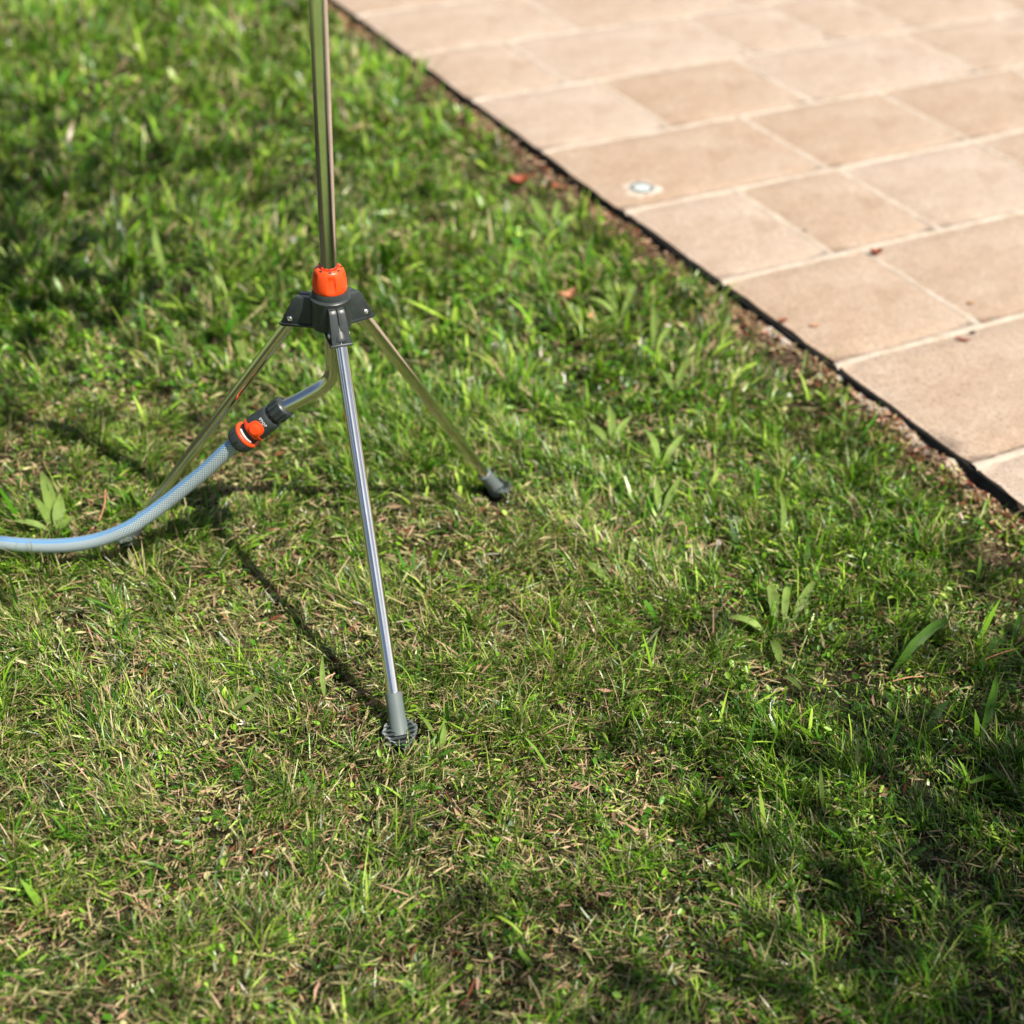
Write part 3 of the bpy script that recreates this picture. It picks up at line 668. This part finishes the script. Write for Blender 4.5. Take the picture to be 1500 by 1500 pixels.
def leaflets(x, y, rg, smin=.005, smax=.015):
    n = len(x); z = gz(x, y) + rg.uniform(.004, .022, n); L = rg.uniform(smin, smax, n); Wd = L*rg.uniform(.28, .68, n)
    az = rg.uniform(0, 6.28, n); pit = rg.normal(.15, .45, n); rol = rg.normal(0, .45, n)
    ux = np.stack([np.cos(az)*np.cos(pit), np.sin(az)*np.cos(pit), np.sin(pit)], 1)
    s0 = np.stack([-np.sin(az), np.cos(az), 0*az], 1); nn = np.cross(ux, s0); vx = s0*np.cos(rol)[:, None] + nn*np.sin(rol)[:, None]; nn = np.cross(ux, vx)
    P0 = np.stack([x, y, z], 1)
    uu = [0, .30, .72, 1.0, .72, .30, .45]; vv = [0, .42, .44, 0, -.44, -.42, 0]; hh = [0, .08, .06, -.06, .06, .08, -.05]
    V = np.zeros((n, 7, 3), np.float32)
    for k in range(7): V[:, k] = P0 + ux*(L*uu[k])[:, None] + vx*(Wd*vv[k])[:, None] + nn*(L*hh[k])[:, None]
    D = dry_field(x, y)
    Pm = np.stack([.5*(1-D), .9*(1-D), .45 + 0*D, .2*(1-D), .10*D, .15*D, .35 + 0*D], 1)
    c = pick(rg, n, ['deep', 'mid', 'yel', 'lime', 'straw', 'tan', 'olive'], Pm)*rg.uniform(.75, 1.25, n)[:, None]
    col = np.repeat(c[:, None], 7, 1); base = (np.arange(n)*7)[:, None]
    F = np.concatenate([base + np.array([[6, a, b]]) for a, b in ((0, 1), (1, 2), (2, 3), (3, 4), (4, 5), (5, 0))])
    return V.reshape(-1, 3), F, col.reshape(-1, 3)
def bits(x, y, rg, lmin, lmax, wr, names, probs, zmax=.012, curl=.3):
    n = len(x); z = gz(x, y) + rg.uniform(.001, zmax, n); L = rg.uniform(lmin, lmax, n); Wd = L*wr*rg.uniform(.5, 1.4, n)
    az = rg.uniform(0, 6.28, n); pit = rg.normal(0, .28, n); rol = rg.normal(0, .6, n)
    ux = np.stack([np.cos(az)*np.cos(pit), np.sin(az)*np.cos(pit), np.sin(pit)], 1)
    s0 = np.stack([-np.sin(az), np.cos(az), 0*az], 1); nn = np.cross(ux, s0); vx = s0*np.cos(rol)[:, None] + nn*np.sin(rol)[:, None]; nn = np.cross(ux, vx)
    P0 = np.stack([x, y, z], 1); V = np.zeros((n, 6, 3), np.float32)
    for k, (u, v, h) in enumerate(((-.5, -.35, 0), (-.5, .35, 0), (0, -.5, curl), (0, .5, curl), (.5, -.3, 0), (.5, .3, 0))):
        V[:, k] = P0 + ux*(L*u)[:, None] + vx*(Wd*v)[:, None] + nn*(L*h*rg.uniform(-.5, .5, n))[:, None]
    V[:, :, 2] = np.maximum(V[:, :, 2], gz(x, y)[:, None] + .0005)
    c = pick(rg, n, names, np.tile(np.array(probs), (n, 1)))*rg.uniform(.65, 1.3, n)[:, None]
    col = np.repeat(c[:, None], 6, 1); base = (np.arange(n)*6)[:, None]
    F = np.concatenate([base + np.array([[0, 1, 3, 2]]), base + np.array([[2, 3, 5, 4]])])
    return V.reshape(-1, 3), F, col.reshape(-1, 3)
def join(parts):
    V, F, Cc, off = [], [], [], 0
    for v, f, c in parts: V.append(v); F.append(f + off); Cc.append(c); off += len(v)
    return np.vstack(V), np.vstack(F), np.vstack(Cc)
def stuff(name, parts, mat, label, cat, smooth=True):
    V, F, c = join(parts); o = link(name, mesh_np(name, V, [F], smooth, col=c), mat); tag(o, label, cat, kind='stuff'); return o
P = []
x, y, rg = sample(68000, .85, 2.45, .15, 101); P.append(blades(x, y, rg))
x, y, rg = sample(32000, 2.45, 3.6, .2, 102); P.append(blades(x, y, rg, 1.6, 1.25))
x, y, rg = sample(14000, 3.6, 5.9, .25, 103); P.append(blades(x, y, rg, 2.5, 1.55))
x, y, rg = sample(34000, .85, 2.45, .12, 104, even=True); ub = blades(x, y, rg, .85, .72, .35); P.append((ub[0], ub[1], ub[2]*np.array([.52, .60, .55])))     # lower layer darkened in colour to stand for shade between blades
x, y, rg = sample(14000, 2.45, 3.8, .2, 105, even=True); ub = blades(x, y, rg, 1.3, .9, .35); P.append((ub[0], ub[1], ub[2]*np.array([.52, .60, .55])))  # mid-distance lower layer, shade painted in with the same tint
stuff('grass', P, M['blade'], 'short mown lawn grass, green mixed with straw coloured dry blades', 'grass')
P = []
x, y, rg = sample(26000, .85, 2.45, .22, 111); k = rg.random(len(x)) < .55*np.clip(1.6*fbm(x, y, 3.2, 61) - .62 + .5*gauss(x, y, .75, 1.9, .4, .6) + .35*gauss(x, y, .6, 2.0, .35, .5) + .2*gauss(x, y, .5, 1.4, .3, .3), .06, 1); P.append(leaflets(x[k], y[k], rg))
x, y, rg = sample(18000, 2.45, 3.6, .25, 112); k = rg.random(len(x)) < np.clip(1.5*fbm(x, y, 3.2, 61) - .15, .15, 1); P.append(leaflets(x[k], y[k], rg, .008, .020))
x, y, rg = sample(6000, 3.6, 5.9, .25, 113); P.append(leaflets(x, y, rg, .012, .030))
stuff('clover_leaves', P, M['leaflet'], 'small rounded clover and weed leaves growing among the grass', 'ground cover')
P = []
x, y, rg = sample(19000, .85, 2.45, .15, 121, even=True); k = rg.random(len(x)) < np.clip(.25 + .9*dry_field(x, y), 0, 1); P.append(bits(x[k], y[k], rg, .008, .03, .06, ['straw', 'tan', 'pink', 'red'], [.5, .35, .25, .12]))
x, y, rg = sample(7000, 2.45, 6.2, .25, 122); P.append(bits(x, y, rg, .01, .035, .09, ['straw', 'tan', 'pink', 'red'], [.5, .4, .15, .1]))
stuff('dry_thatch', P, M['litter'], 'dry straw and brown clippings lying between the living blades', 'thatch')
# bark and leaf litter: along the edge and in small heaps
def heap(cx, cy, r, n, seed):
    rg = np.random.default_rng(seed); return cx + rg.normal(0, r, n), cy + rg.normal(0, r, n)
xe, ye = [], []
rg = np.random.default_rng(5); a = rg.uniform(-3.0, 2.6, 22000); b = -np.abs(rg.normal(0, .038, 22000)) - .006
k = rg.random(22000) < np.clip(2.2*fbm(a, a*0, 3.5, 77) - .55, .15, 1); a, b = a[k], b[k]; q = pat(a, b); xe.append(q[0]); ye.append(q[1])
for i, (cx, cy, r, n) in enumerate([(.515, 1.573, .013, 46), (.528, 1.478, .009, 24), (.085, 3.454, .05, 60), (.275, 3.13, .03, 70), (.70, 2.53, .03, 90), (.60, 2.62, .03, 80), (.43, 2.86, .03, 50), (-.33, 1.36, .03, 30), (.05, 1.28, .04, 40), (-.62, 2.02, .03, 40), (.57, 1.92, .03, 40)]):
    h = heap(cx, cy, r, n, 200 + i); xe.append(h[0]); ye.append(h[1])
xe, ye = np.concatenate(xe), np.concatenate(ye)
stuff('bark_litter', [bits(xe, ye, rg, .005, .018, .38, ['red', 'tan', 'pink', 'straw'], [.25, .45, .22, .12], .014, .5)], M['litter'], 'red brown bark crumbs and leaf litter along the patio edge', 'litter', False)

# feathery yarrow leaves
def yarrow(x, y, rg):
    V, F, Cc = [], [], []; off = 0
    for i in range(len(x)):
        L = rg.uniform(.022, .048); az = rg.uniform(0, 6.28); lift = rg.uniform(.2, .9); z = float(gz(x[i], y[i])) + .004
        u = np.array([math.cos(az), math.sin(az), 0]); s = np.array([-math.sin(az), math.cos(az), 0]); k1 = np.array(GR['mid'])*rg.uniform(.6, 1.25)
        n = 15
        for j in range(n):
            f = j/n; p = np.array([x[i], y[i], z]) + u*L*f + np.array([0, 0, L*lift*(f - .75*f*f)])
            p2 = np.array([x[i], y[i], z]) + u*L*(f+1/n) + np.array([0, 0, L*lift*((f+1/n) - .75*(f+1/n)**2)])
            V += [p - s*.0005, p + s*.0005, p2 + s*.0005, p2 - s*.0005]; F.append([off, off+1, off+2, off+3]); off += 4
            lw = L*.17*math.sin(math.pi*min(1, .18 + f*.85))
            for sd in (-1, 1):
                tip = p + s*sd*lw + u*lw*.55 + np.array([0, 0, lw*rg.uniform(-.1, .5)])
                V += [p, p + u*L/n*.45, tip + u*.0004, tip - u*.0004]; F.append([off, off+1, off+2, off+3]); off += 4
        Cc += [k1]*(12*n)
    return np.array(V), np.array(F), np.array(Cc)
rg = np.random.default_rng(31)
cl = [(-.39, 1.47, .05, 9), (-.33, 1.38, .05, 9), (-.57, 1.45, .05, 9), (-.62, 1.36, .05, 8), (.22, 1.5, .07, 12), (.30, 1.52, .05, 8), (.40, 1.35, .08, 8), (-.06, 1.37, .06, 7), (.12, 1.32, .08, 8), (.5, 1.32, .1, 8), (-.15, 1.2, .2, 16), (.3, 1.15, .25, 16), (-.35, 1.15, .2, 14), (.62, 1.62, .08, 6), (.0, 1.62, .2, 10)]
yx = np.concatenate([rg.normal(c[0], c[2], c[3]) for c in cl]); yy = np.concatenate([rg.normal(c[1], c[2], c[3]) for c in cl])
stuff('yarrow_leaves', [yarrow(yx, yy, rg)], M['leaflet'], 'tiny feathery yarrow leaves scattered through the nearer lawn', 'ground cover')

# ------------------------------------------------------------------ single broad-leaved weeds
def big_leaf(name, p0, p1, wd, parent, colr_, seed, blunt=False):
    rg_ = random.Random(seed); ns, nw = 10, 5
    p0 = Vector(p0); p1 = Vector(p1); d = p1 - p0; L = d.length; side = d.cross(Vector((0, 0, 1))).normalized(); nrm = side.cross(d.normalized())
    if nrm.z < 0: nrm = -nrm
    V, UV = [], []; arch = L*rg_.uniform(.06, .16); cup = rg_.uniform(.25, .65); sway = L*rg_.uniform(-.05, .05); twist = rg_.uniform(-.45, .45)
    for i in range(ns):
        f = i/(ns-1); c = p0 + d*f + nrm*arch*math.sin(math.pi*f) + side*sway*math.sin(math.pi*f)
        wf = (math.sin(math.pi*min(1, f*.62 + .12))**.8 if blunt else math.sin(math.pi*min(.985, .10 + f*.88))**.75)*(.35 + .65*min(1, f*2.4))
        if blunt and i == ns-1: wf *= .5
        for j in range(nw):
            q = j/(nw-1)*2 - 1; ha = twist*f
            o_ = side*math.cos(ha) + nrm*math.sin(ha); wj = 1 + rg_.uniform(-.06, .06)
            V.append(c + o_*(q*wd*.5*wf*wj) + nrm*(abs(q)*cup*wd*.5*wf)); UV.append((q*.5 + .5, f))
    V = np.array([tuple(v) for v in V]); cc = np.tile(np.array(colr_), (len(V), 1))
    me = mesh_np(name, V, [grid_faces(ns, nw)], True, col=cc, uv=UV)
    return link(name, me, M['bigleaf'], parent)
G1, G2, G3 = (.28, .43, .095), (.095, .235, .018), (.045, .13, .010)
weeds = [
 ('plantain', 'plantain rosette with broad ribbed pale green leaves, right of centre in the open lawn', G1, True, [(0.42, 1.806, 0.356, 1.828, 0.02, 0.017), (0.431, 1.837, 0.427, 1.899, 0.034, 0.017), (0.448, 1.831, 0.457, 1.902, 0.03, 0.011), (0.457, 1.835, 0.502, 1.913, 0.034, 0.012), (0.42, 1.817, 0.425, 1.731, 0.016, 0.012), (0.425, 1.72, 0.45, 1.671, 0.014, 0.011)]),
 ('broad_grass_tuft', 'longest single strap leaf of dark green in the shaded lower right lawn', G2, True, [(0.597, 1.726, 0.692, 1.806, 0.05, 0.014), (0.616, 1.732, 0.633, 1.784, 0.03, 0.004)]),
 ('broad_grass_tuft', 'upright pointed green leaf near the right border of the lawn below the hooked twig', G2, False, [(0.703, 1.584, 0.741, 1.68, 0.045, 0.012)]),
 ('broad_grass_tuft', 'dark curved leaf between the long strap leaf and the upright pointed leaf', G3, False, [(0.63, 1.598, 0.67, 1.648, 0.03, 0.011)]),
 ('broad_grass_tuft', 'pale slanting leaf lying alone in the sunny dry patch right of the front leg', G1, False, [(0.175, 1.91, 0.125, 1.954, 0.02, 0.013)]),
 ('broad_grass_tuft', 'short upright pale leaf just right of the slanting leaf in the sunny patch', G1, False, [(0.201, 1.956, 0.208, 2.015, 0.03, 0.009)]),
 ('weed_tuft', 'large blurred bright green weed tuft near the recessed light side of the patio corner', G1, False, [(0.061, 3.244, 0.009, 3.374, 0.045, 0.019), (0.066, 3.244, 0.08, 3.366, 0.04, 0.018), (0.072, 3.226, 0.134, 3.321, 0.03, 0.016), (0.063, 3.207, 0.028, 3.252, 0.02, 0.018), (0.053, 3.217, -0.012, 3.192, 0.03, 0.014)]),
 ('weed_tuft', 'pale green spreading weed rosette beside the fallen tan leaf in the far lawn', G1, False, [(0.211, 2.849, 0.138, 2.889, 0.025, 0.017), (0.211, 2.859, 0.188, 2.965, 0.035, 0.016), (0.216, 2.859, 0.162, 2.93, 0.03, 0.014), (0.219, 2.85, 0.251, 2.954, 0.03, 0.014), (0.212, 2.834, 0.172, 2.793, 0.02, 0.014)]),
 ('broad_grass_tuft', 'two leaved upright tuft between the weed rosette and the patio edge', G1, False, [(0.278, 2.706, 0.284, 2.855, 0.035, 0.013), (0.282, 2.707, 0.325, 2.792, 0.02, 0.011)]),
 ('weed_tuft', 'yellow green weed tuft at the left border just above the hose', G1, False, [(-0.771, 1.987, -0.826, 2.114, 0.035, 0.018), (-0.767, 1.984, -0.772, 2.042, 0.04, 0.018), (-0.762, 1.978, -0.74, 1.998, 0.025, 0.014), (-0.776, 1.987, -0.826, 2.056, 0.02, 0.012), (-0.774, 1.987, -0.841, 1.985, 0.02, 0.014)]),
 ('broad_grass_tuft', 'bright leaf seen in the gap left of the left leg', G1, False, [(-0.537, 2.545, -0.596, 2.648, 0.03, 0.014)]),
 ('weed_tuft', 'three leaved light green weed right of the rear leg foot', G1, False, [(0.268, 2.262, 0.239, 2.35, 0.03, 0.013), (0.268, 2.262, 0.315, 2.332, 0.03, 0.013), (0.264, 2.262, 0.228, 2.253, 0.02, 0.011)]),
 ('broad_grass_tuft', 'tall thin blade standing upright in the leafy right hand lawn', G1, False, [(0.465, 2.043, 0.467, 2.135, 0.055, 0.008)]),
 ('broad_grass_tuft', 'small upright leaf below the tall thin blade on the right', G2, False, [(0.498, 1.977, 0.504, 2.021, 0.03, 0.010)]),
 ('broad_grass_tuft', 'long arching blurred blade standing in the shaded upper left lawn', G1, False, [(-0.758, 2.839, -0.833, 3.044, 0.07, 0.014)]),
 ('broad_grass_tuft', 'narrow upright blade left of the foot of the front leg', G1, False, [(-0.265, 1.608, -0.276, 1.671, 0.035, 0.007)]),
 ('broad_grass_tuft', 'thin straight blade near the bottom edge on the right', G1, False, [(0.451, 1.43, 0.444, 1.47, 0.05, 0.006)]),
 ('broad_grass_tuft', 'pair of short bright leaves right beside the front rubber foot', G1, False, [(-0.095, 1.54, -0.125, 1.575, 0.02, 0.006), (-0.088, 1.519, -0.085, 1.552, 0.025, 0.008)]),
 ('broad_grass_tuft', 'pair of crossing leaves in the bright grass between rear foot and patio', G1, False, [(0.259, 2.112, 0.306, 2.211, 0.03, 0.011), (0.262, 2.112, 0.256, 2.196, 0.03, 0.011)]),
 ('weed_tuft', 'lush green weed halfway between the right leg and the patio edge', G1, False, [(0.182, 2.347, 0.176, 2.434, 0.04, 0.015), (0.182, 2.347, 0.221, 2.408, 0.03, 0.013), (0.179, 2.343, 0.139, 2.385, 0.025, 0.013)]),
 ('weed_tuft', 'weed with three leaves closest to the middle of the patio edge', G1, False, [(0.317, 2.532, 0.283, 2.585, 0.03, 0.014), (0.316, 2.527, 0.349, 2.632, 0.035, 0.012), (0.31, 2.531, 0.259, 2.495, 0.02, 0.012)]),
 ('weed_tuft', 'low pair of broad leaves in the dark lawn left of the hub', G2, True, [(-0.582, 2.563, -0.635, 2.592, 0.03, 0.013), (-0.698, 2.636, -0.748, 2.696, 0.03, 0.013)]),
 ('weed_tuft', 'small two leaved weed in the leafy ground far right of the tripod', G2, False, [(0.642, 2.06, 0.66, 2.105, 0.02, 0.012), (0.644, 2.056, 0.679, 2.073, 0.02, 0.011)]),
 ('weed_tuft', 'dark twin leaves at the right border beside the long strap leaf', G3, False, [(0.808, 1.818, 0.75, 1.765, 0.02, 0.011), (0.81, 1.818, 0.83, 1.865, 0.025, 0.010)]),
 ('curled_leaf', 'pale curled hairy leaf lying in the dry lower left lawn', (.22, .28, .09), True, [(-0.402, 1.567, -0.362, 1.59, 0.028, 0.008)]),
]
for i, (nm, lab, cc, bl, lv) in enumerate(weeds):
    bx_, by_ = lv[0][0], lv[0][1]; z0 = float(gz(bx_, by_))
    e = empty(nm, lab, 'weed', (bx_, by_, z0), 'broad leaved weeds in the lawn')
    for j, (x0, y0, x1, y1, h, wd) in enumerate(lv):
        f = random.Random(i*10+j).uniform(.85, 1.2)
        big_leaf('leaf', (x0 - bx_, y0 - by_, .006), (x1 - bx_, y1 - by_, h + .010), wd*1.15, e, tuple(c*f for c in cc), i*10+j, bl)

# more unnamed broad blades mixed into the lawn
def strap(x, y, rg):
    V, F, c = blades(x, y, rg, 2.6, 1.3, .15, True); return V, F, c
x, y, rg = sample(3200, .9, 2.6, .2, 131); kk = rg.random(len(x)) < np.clip(.25 + 1.0*gauss(x, y, .55, 2.2, .55, .6) + .9*gauss(x, y, .55, 1.4, .35, .35) + .5*gauss(x, y, -.9, 2.2, .3, .4), 0, 1); A1 = strap(x[kk], y[kk], rg)
x, y, rg = sample(2600, 2.6, 6.0, .3, 132); A2 = blades(x, y, rg, 4.0, 1.7, .1, True)
stuff('coarse_grass', [A1, A2], M['blade'], 'scattered broader coarse grass blades rising from the lawn', 'grass')

# ------------------------------------------------------------------ small loose things
def scrap(name, label, cat, x, y, z, L, wd, rz, mat, seed, curl=.3, group=None):
    rg_ = random.Random(seed); ns, nw = 7, 5; V = []
    for i in range(ns):
        f = i/(ns-1)*2 - 1
        for j in range(nw):
            q = j/(nw-1)*2 - 1; hw = wd*.5*(1 - abs(f)**2.2)**.5*(1 + rg_.uniform(-.15, .15)) + .0003
            V.append((f*L*.5, q*hw + L*.06*f*f, curl*L*(.30*f*f) + curl*wd*abs(q)**2*.8 + rg_.uniform(0, .0006)))
    V = np.array(V); nv = len(V); V2 = V.copy(); V2[:, 2] += .0005
    Vt = np.vstack([V2, V]); g = grid_faces(ns, nw)
    o = link(name, mesh_np(name, Vt, [g, (g + nv)[:, ::-1]], True), mat, None, (x, y, z)); o.rotation_euler = (0, 0, rz)
    tag(o, label, cat, group); return o
LG = 'dry leaf scraps on the patio slabs'
zt = HP + .0022
scrap('fallen_leaf', 'largest red curled leaf, lying where three patio joints meet', 'leaf', .806, 3.104, zt, .028, .016, .1, M['redleaf'], 1, .7, LG)
scrap('fallen_leaf', 'small red leaf scrap closest to the dark patio edge', 'leaf', .550, 2.763, zt, .020, .009, -.1, M['redleaf'], 2, .4, LG)
scrap('fallen_leaf', 'slim tan leaf scrap just right of the red scrap by the patio edge', 'leaf', .616, 2.748, zt, .022, .007, .2, M['tanleaf'], 3, .3, LG)
scrap('fallen_leaf', 'faint tan leaf scrap above the joint near the right border', 'leaf', .974, 2.884, zt, .016, .007, .1, M['tanleaf'], 4, .2, LG)
scrap('fallen_leaf', 'long thin orange red leaf scrap below the joint near the right border', 'leaf', .919, 2.714, zt, .032, .007, -.35, M['redleaf'], 5, .3, LG)
scrap('pebble_crumb', 'dark crumb in the mortar joint just above the long thin leaf scrap', 'debris', .946, 2.745, zt, .012, .007, .1, M['edging'], 6, .6)
scrap('pebble_crumb', 'dark speck on the first cross joint between the two far slabs', 'debris', .657, 3.21, zt, .008, .006, .4, M['edging'], 7, .6)
scrap('pebble_crumb', 'brown crumb in the mortar beside the right hand joint corner', 'debris', .985, 2.80, zt, .010, .006, .2, M['tanleaf'], 8, .5)
scrap('dry_leaf', 'upright reddish brown leaf resting on the far lawn left of the weed rosette', 'leaf', .10, 2.888, .022, .045, .026, .5, M['tanleaf'], 9, .8)
scrap('dry_leaf', 'smaller reddish leaf lying right below the reddish brown one in the far lawn', 'leaf', .151, 2.815, .02, .024, .018, .2, M['tanleaf'], 10, .5)
scrap('dry_leaf', 'bright rust coloured leaf in the grass near the far end of the patio edge', 'leaf', -.018, 3.505, .022, .055, .035, .3, M['redleaf'], 11, .5)
scrap('dry_leaf', 'rust coloured leaf tucked against the dark patio edge at the far end', 'leaf', .085, 3.47, .02, .05, .03, -.4, M['redleaf'], 12, .5)
scrap('dry_leaf', 'grey green fallen leaf in the shaded lawn at the right border', 'leaf', .715, 1.824, .02, .018, .012, 1.1, M['stone'], 13, .5)
def pebble(name, label, x, y, z, sx, sy, sz, rz, seed, mat):
    bm = bmesh.new(); bmesh.ops.create_icosphere(bm, subdivisions=3, radius=1)
    for v in bm.verts:
        k = 1 + .35*(float(vnoise(v.co.x*1.3 + seed, v.co.y*1.3 + v.co.z, 1.6, seed)) - .5) + .12*(float(vnoise(v.co.x*4, v.co.y*4 + v.co.z*3, 1.5, seed+2)) - .5)
        v.co = Vector((v.co.x*sx*k, v.co.y*sy*k, v.co.z*sz*k))
    o = link(name, to_mesh(bm, name, 60), mat, None, (x, y, float(gz(x, y)) + sz*.7 + .004)); o.rotation_euler = (0, 0, rz); tag(o, label, 'stone'); return o
pebble('stone', 'flat pale mortar crumb lying against the dark patio edge, largest of the white stones', .652, 2.575, .022, .017, .010, .006, .2, 3, M['stone'])
pebble('stone', 'small round white pebble in the litter left of the flat pale stone', .543, 2.544, .014, .009, .007, .006, 0, 5, M['stone'])
pebble('stone', 'whitish hooked stone in the grass right of the weed rosette', .313, 2.82, .016, .014, .007, .007, .5, 8, M['stone'])
def clover(x, y, label, r=.009):
    e = empty('clover_flower', label, 'flower', (x, y, float(gz(x, y))), 'white clover flowers in the lawn')
    bm = bmesh.new(); rg_ = random.Random(int(x*1000))
    for k in range(70):
        u = rg_.uniform(-.5, 1); a = rg_.uniform(0, 6.28); q = math.sqrt(max(0, 1-u*u)); d = Vector((q*math.cos(a), q*math.sin(a), u)); s = d.cross(Vector((0.1, .2, 1))).normalized()
        c = d*r*.35 + Vector((0, 0, .03)); tip = d*r + Vector((0, 0, .03 + r*.15)); m_ = d*r*.75 + Vector((0, 0, .03))
        v = [bm.verts.new(p_) for p_ in (c, m_ + s*r*.14, tip, m_ - s*r*.14)]; bm.faces.new(v)
    link('petals', to_mesh(bm, 'petals', 30), M['petal'], e)
    st = tube_mesh('stem', [Vector((0, 0, 0)), Vector((.002, 0, .015)), Vector((0, 0, .03))], .0009, 6)
    a_ = st.attributes.new('col', 'FLOAT_COLOR', 'POINT'); a_.data.foreach_set('color', [.1, .2, .03, 1]*len(st.vertices)); link('stem', st, M['leaflet'], e)
clover(-.049, 2.665, 'brightest white clover flower, right of the upper right leg', .011)
clover(-.092, 2.517, 'white clover flower just right of the right leg at half height', .009)
clover(-1.209, 3.239, 'white clover flower in the far upper left corner of the lawn', .010)
clover(-.935, 3.118, 'pale clover flower in the shaded upper left lawn, second from the border', .008)
clover(-.532, 3.121, 'white clover flower left of the steel pole', .009)
clover(.355, 2.02, 'white clover flower low in the lawn right of the sunny patch', .005)
# twigs
def twig(pts, label, rad=.0012):
    m = M['tanleaf'].copy() if False else M['tanleaf']
    o = link('twig', tube_mesh('twig', spline(pts, 5), rad, 7), m); tag(o, label, 'twig')
twig([(.80, 1.775, .030), (.765, 1.762, .026), (.742, 1.752, .020), (.730, 1.756, .012)], 'hooked reddish twig entering the lawn from the right border')
twig([(.595, 1.700, .018), (.62, 1.706, .022), (.645, 1.714, .018)], 'short reddish twig under the long strap leaf', .0010)
twig([(-.705, 2.02, .02), (-.700, 2.045, .035), (-.705, 2.075, .045)], 'short upright brown stalk above the hose on the left', .0014)

# ------------------------------------------------------------------ unseen trees added beside the view: their crowns shade the lawn's corners
def added_shade_tree(base, label, clumps, trunk_key, seed, z_l):
    rg = np.random.default_rng(seed); k = SUNV/SUNV.z
    e = empty('added_shade_tree', label, 'tree', (base[0], base[1], 0))
    def sky_pt(gx, gy, z): return np.array([gx + k.x*z - base[0], gy + k.y*z - base[1], z])
    # (ground x, ground y, height, radius, leaves)
    V, F, Cc, off = [], [], [], 0
    for gx, gy, z, r, n in clumps:
        c = sky_pt(gx, gy, z); P = c + np.clip(rg.normal(0, 1, (n, 3)), -1.9, 1.9)*np.array([r, r, r*.6])*.55
        L = rg.uniform(.05, .085, n); az = rg.uniform(0, 6.28, n); pt = rg.normal(-.3, .4, n)
        u = np.stack([np.cos(az)*np.cos(pt), np.sin(az)*np.cos(pt), np.sin(pt)], 1); s = np.cross(u, rg.normal(0, .4, (n, 3)) + [0, 0, 1]); s /= np.linalg.norm(s, axis=1)[:, None]
        nn = np.cross(u, s)
        q = np.zeros((n, 6, 3)); 
        for i, (a, b, h) in enumerate(((0, 0, 0), (.35, .28, .06), (.7, .22, .05), (1, 0, -.05), (.7, -.22, .05), (.35, -.28, .06))): q[:, i] = P + u*(L*a)[:, None] + s*(L*b)[:, None] + nn*(L*h)[:, None]
        V.append(q.reshape(-1, 3)); bi = (np.arange(n)*6)[:, None] + off; off += n*6
        F.append(np.concatenate([bi + np.array([[0, 1, 2, 5]]), bi + np.array([[5, 2, 3, 4]])]))
        cc = np.array(GR['mid'])*rg.uniform(.5, 1.1, n)[:, None]; Cc.append(np.repeat(cc[:, None], 6, 1).reshape(-1, 3))
    link('crown', mesh_np('crown', np.vstack(V), [np.vstack(F)], True, col=np.vstack(Cc)), M['leaflet'], e)
    M['bark'] = M.get('bark') or mat_simple('tree_bark', [(.3, (.05, .035, .025)), (.6, (.12, .09, .065)), (.8, (.18, .14, .11))], 14, .9, .9, .01)
    link('trunk', tube_mesh('trunk', spline(trunk_key, 5), [.13 - .0036*i for i in range(31)], 16, Vector((1, 0, 0))), M['bark'], e)
    for gx, gy, z, r, n in clumps:
        c = sky_pt(gx, gy, z); c = Vector(c); tk = [Vector(q) for q in trunk_key[3:]]; st = min(tk, key=lambda q: (q - c).length)
        mid = st*.5 + c*.5 + Vector((0, 0, .15)); link('limb', tube_mesh('limb', spline([st, mid, c, c + (c - mid)*.3], 4), [.018 - .0012*i for i in range(13)], 9), M['bark'], e)
right_clumps = [(.95, 1.22, 4.3, .55, 420), (1.30, 1.75, 4.6, .50, 420), (.62, .95, 4.0, .5, 300), (.15, .80, 4.5, .42, 260), (-.45, .72, 4.4, .36, 150), (1.7, 1.2, 4.9, .6, 700),
              (1.3, .6, 4.0, .6, 600), (2.2, 1.8, 5.2, .6, 700), (1.0, 1.55, 5.0, .45, 170), (2.0, .6, 5.4, .7, 800), (.70, 1.45, 4.7, .40, 150)]
added_shade_tree((3.7, -1.3), 'unseen leafy tree added beside the lawn to dapple the near right corner with shade', right_clumps, [(0, 0, -.1), (.02, .02, .3), (-.03, .03, 1.0), (-.08, .05, 1.8), (-.14, .07, 2.5), (-.2, .08, 3.1), (-.26, .1, 3.6)], 77, 0)
added_shade_tree((-2.6, .6), 'unseen slim tree added on the left to shade the left side of the lawn',
            [(-1.45, 3.35, 2.9, .50, 520), (-1.10, 2.85, 2.7, .42, 230), (-1.75, 2.6, 2.6, .4, 300), (-1.15, 2.2, 2.8, .30, 90), (-2.2, 2.0, 2.6, .5, 400), (-.7, 3.6, 3.0, .35, 90)],
            [(0, 0, -.1), (.03, .02, .3), (.06, -.03, 1.1), (.25, .05, 1.8), (.7, .15, 2.4), (1.3, .3, 2.8), (1.9, .5, 3.1)], 78, 0)
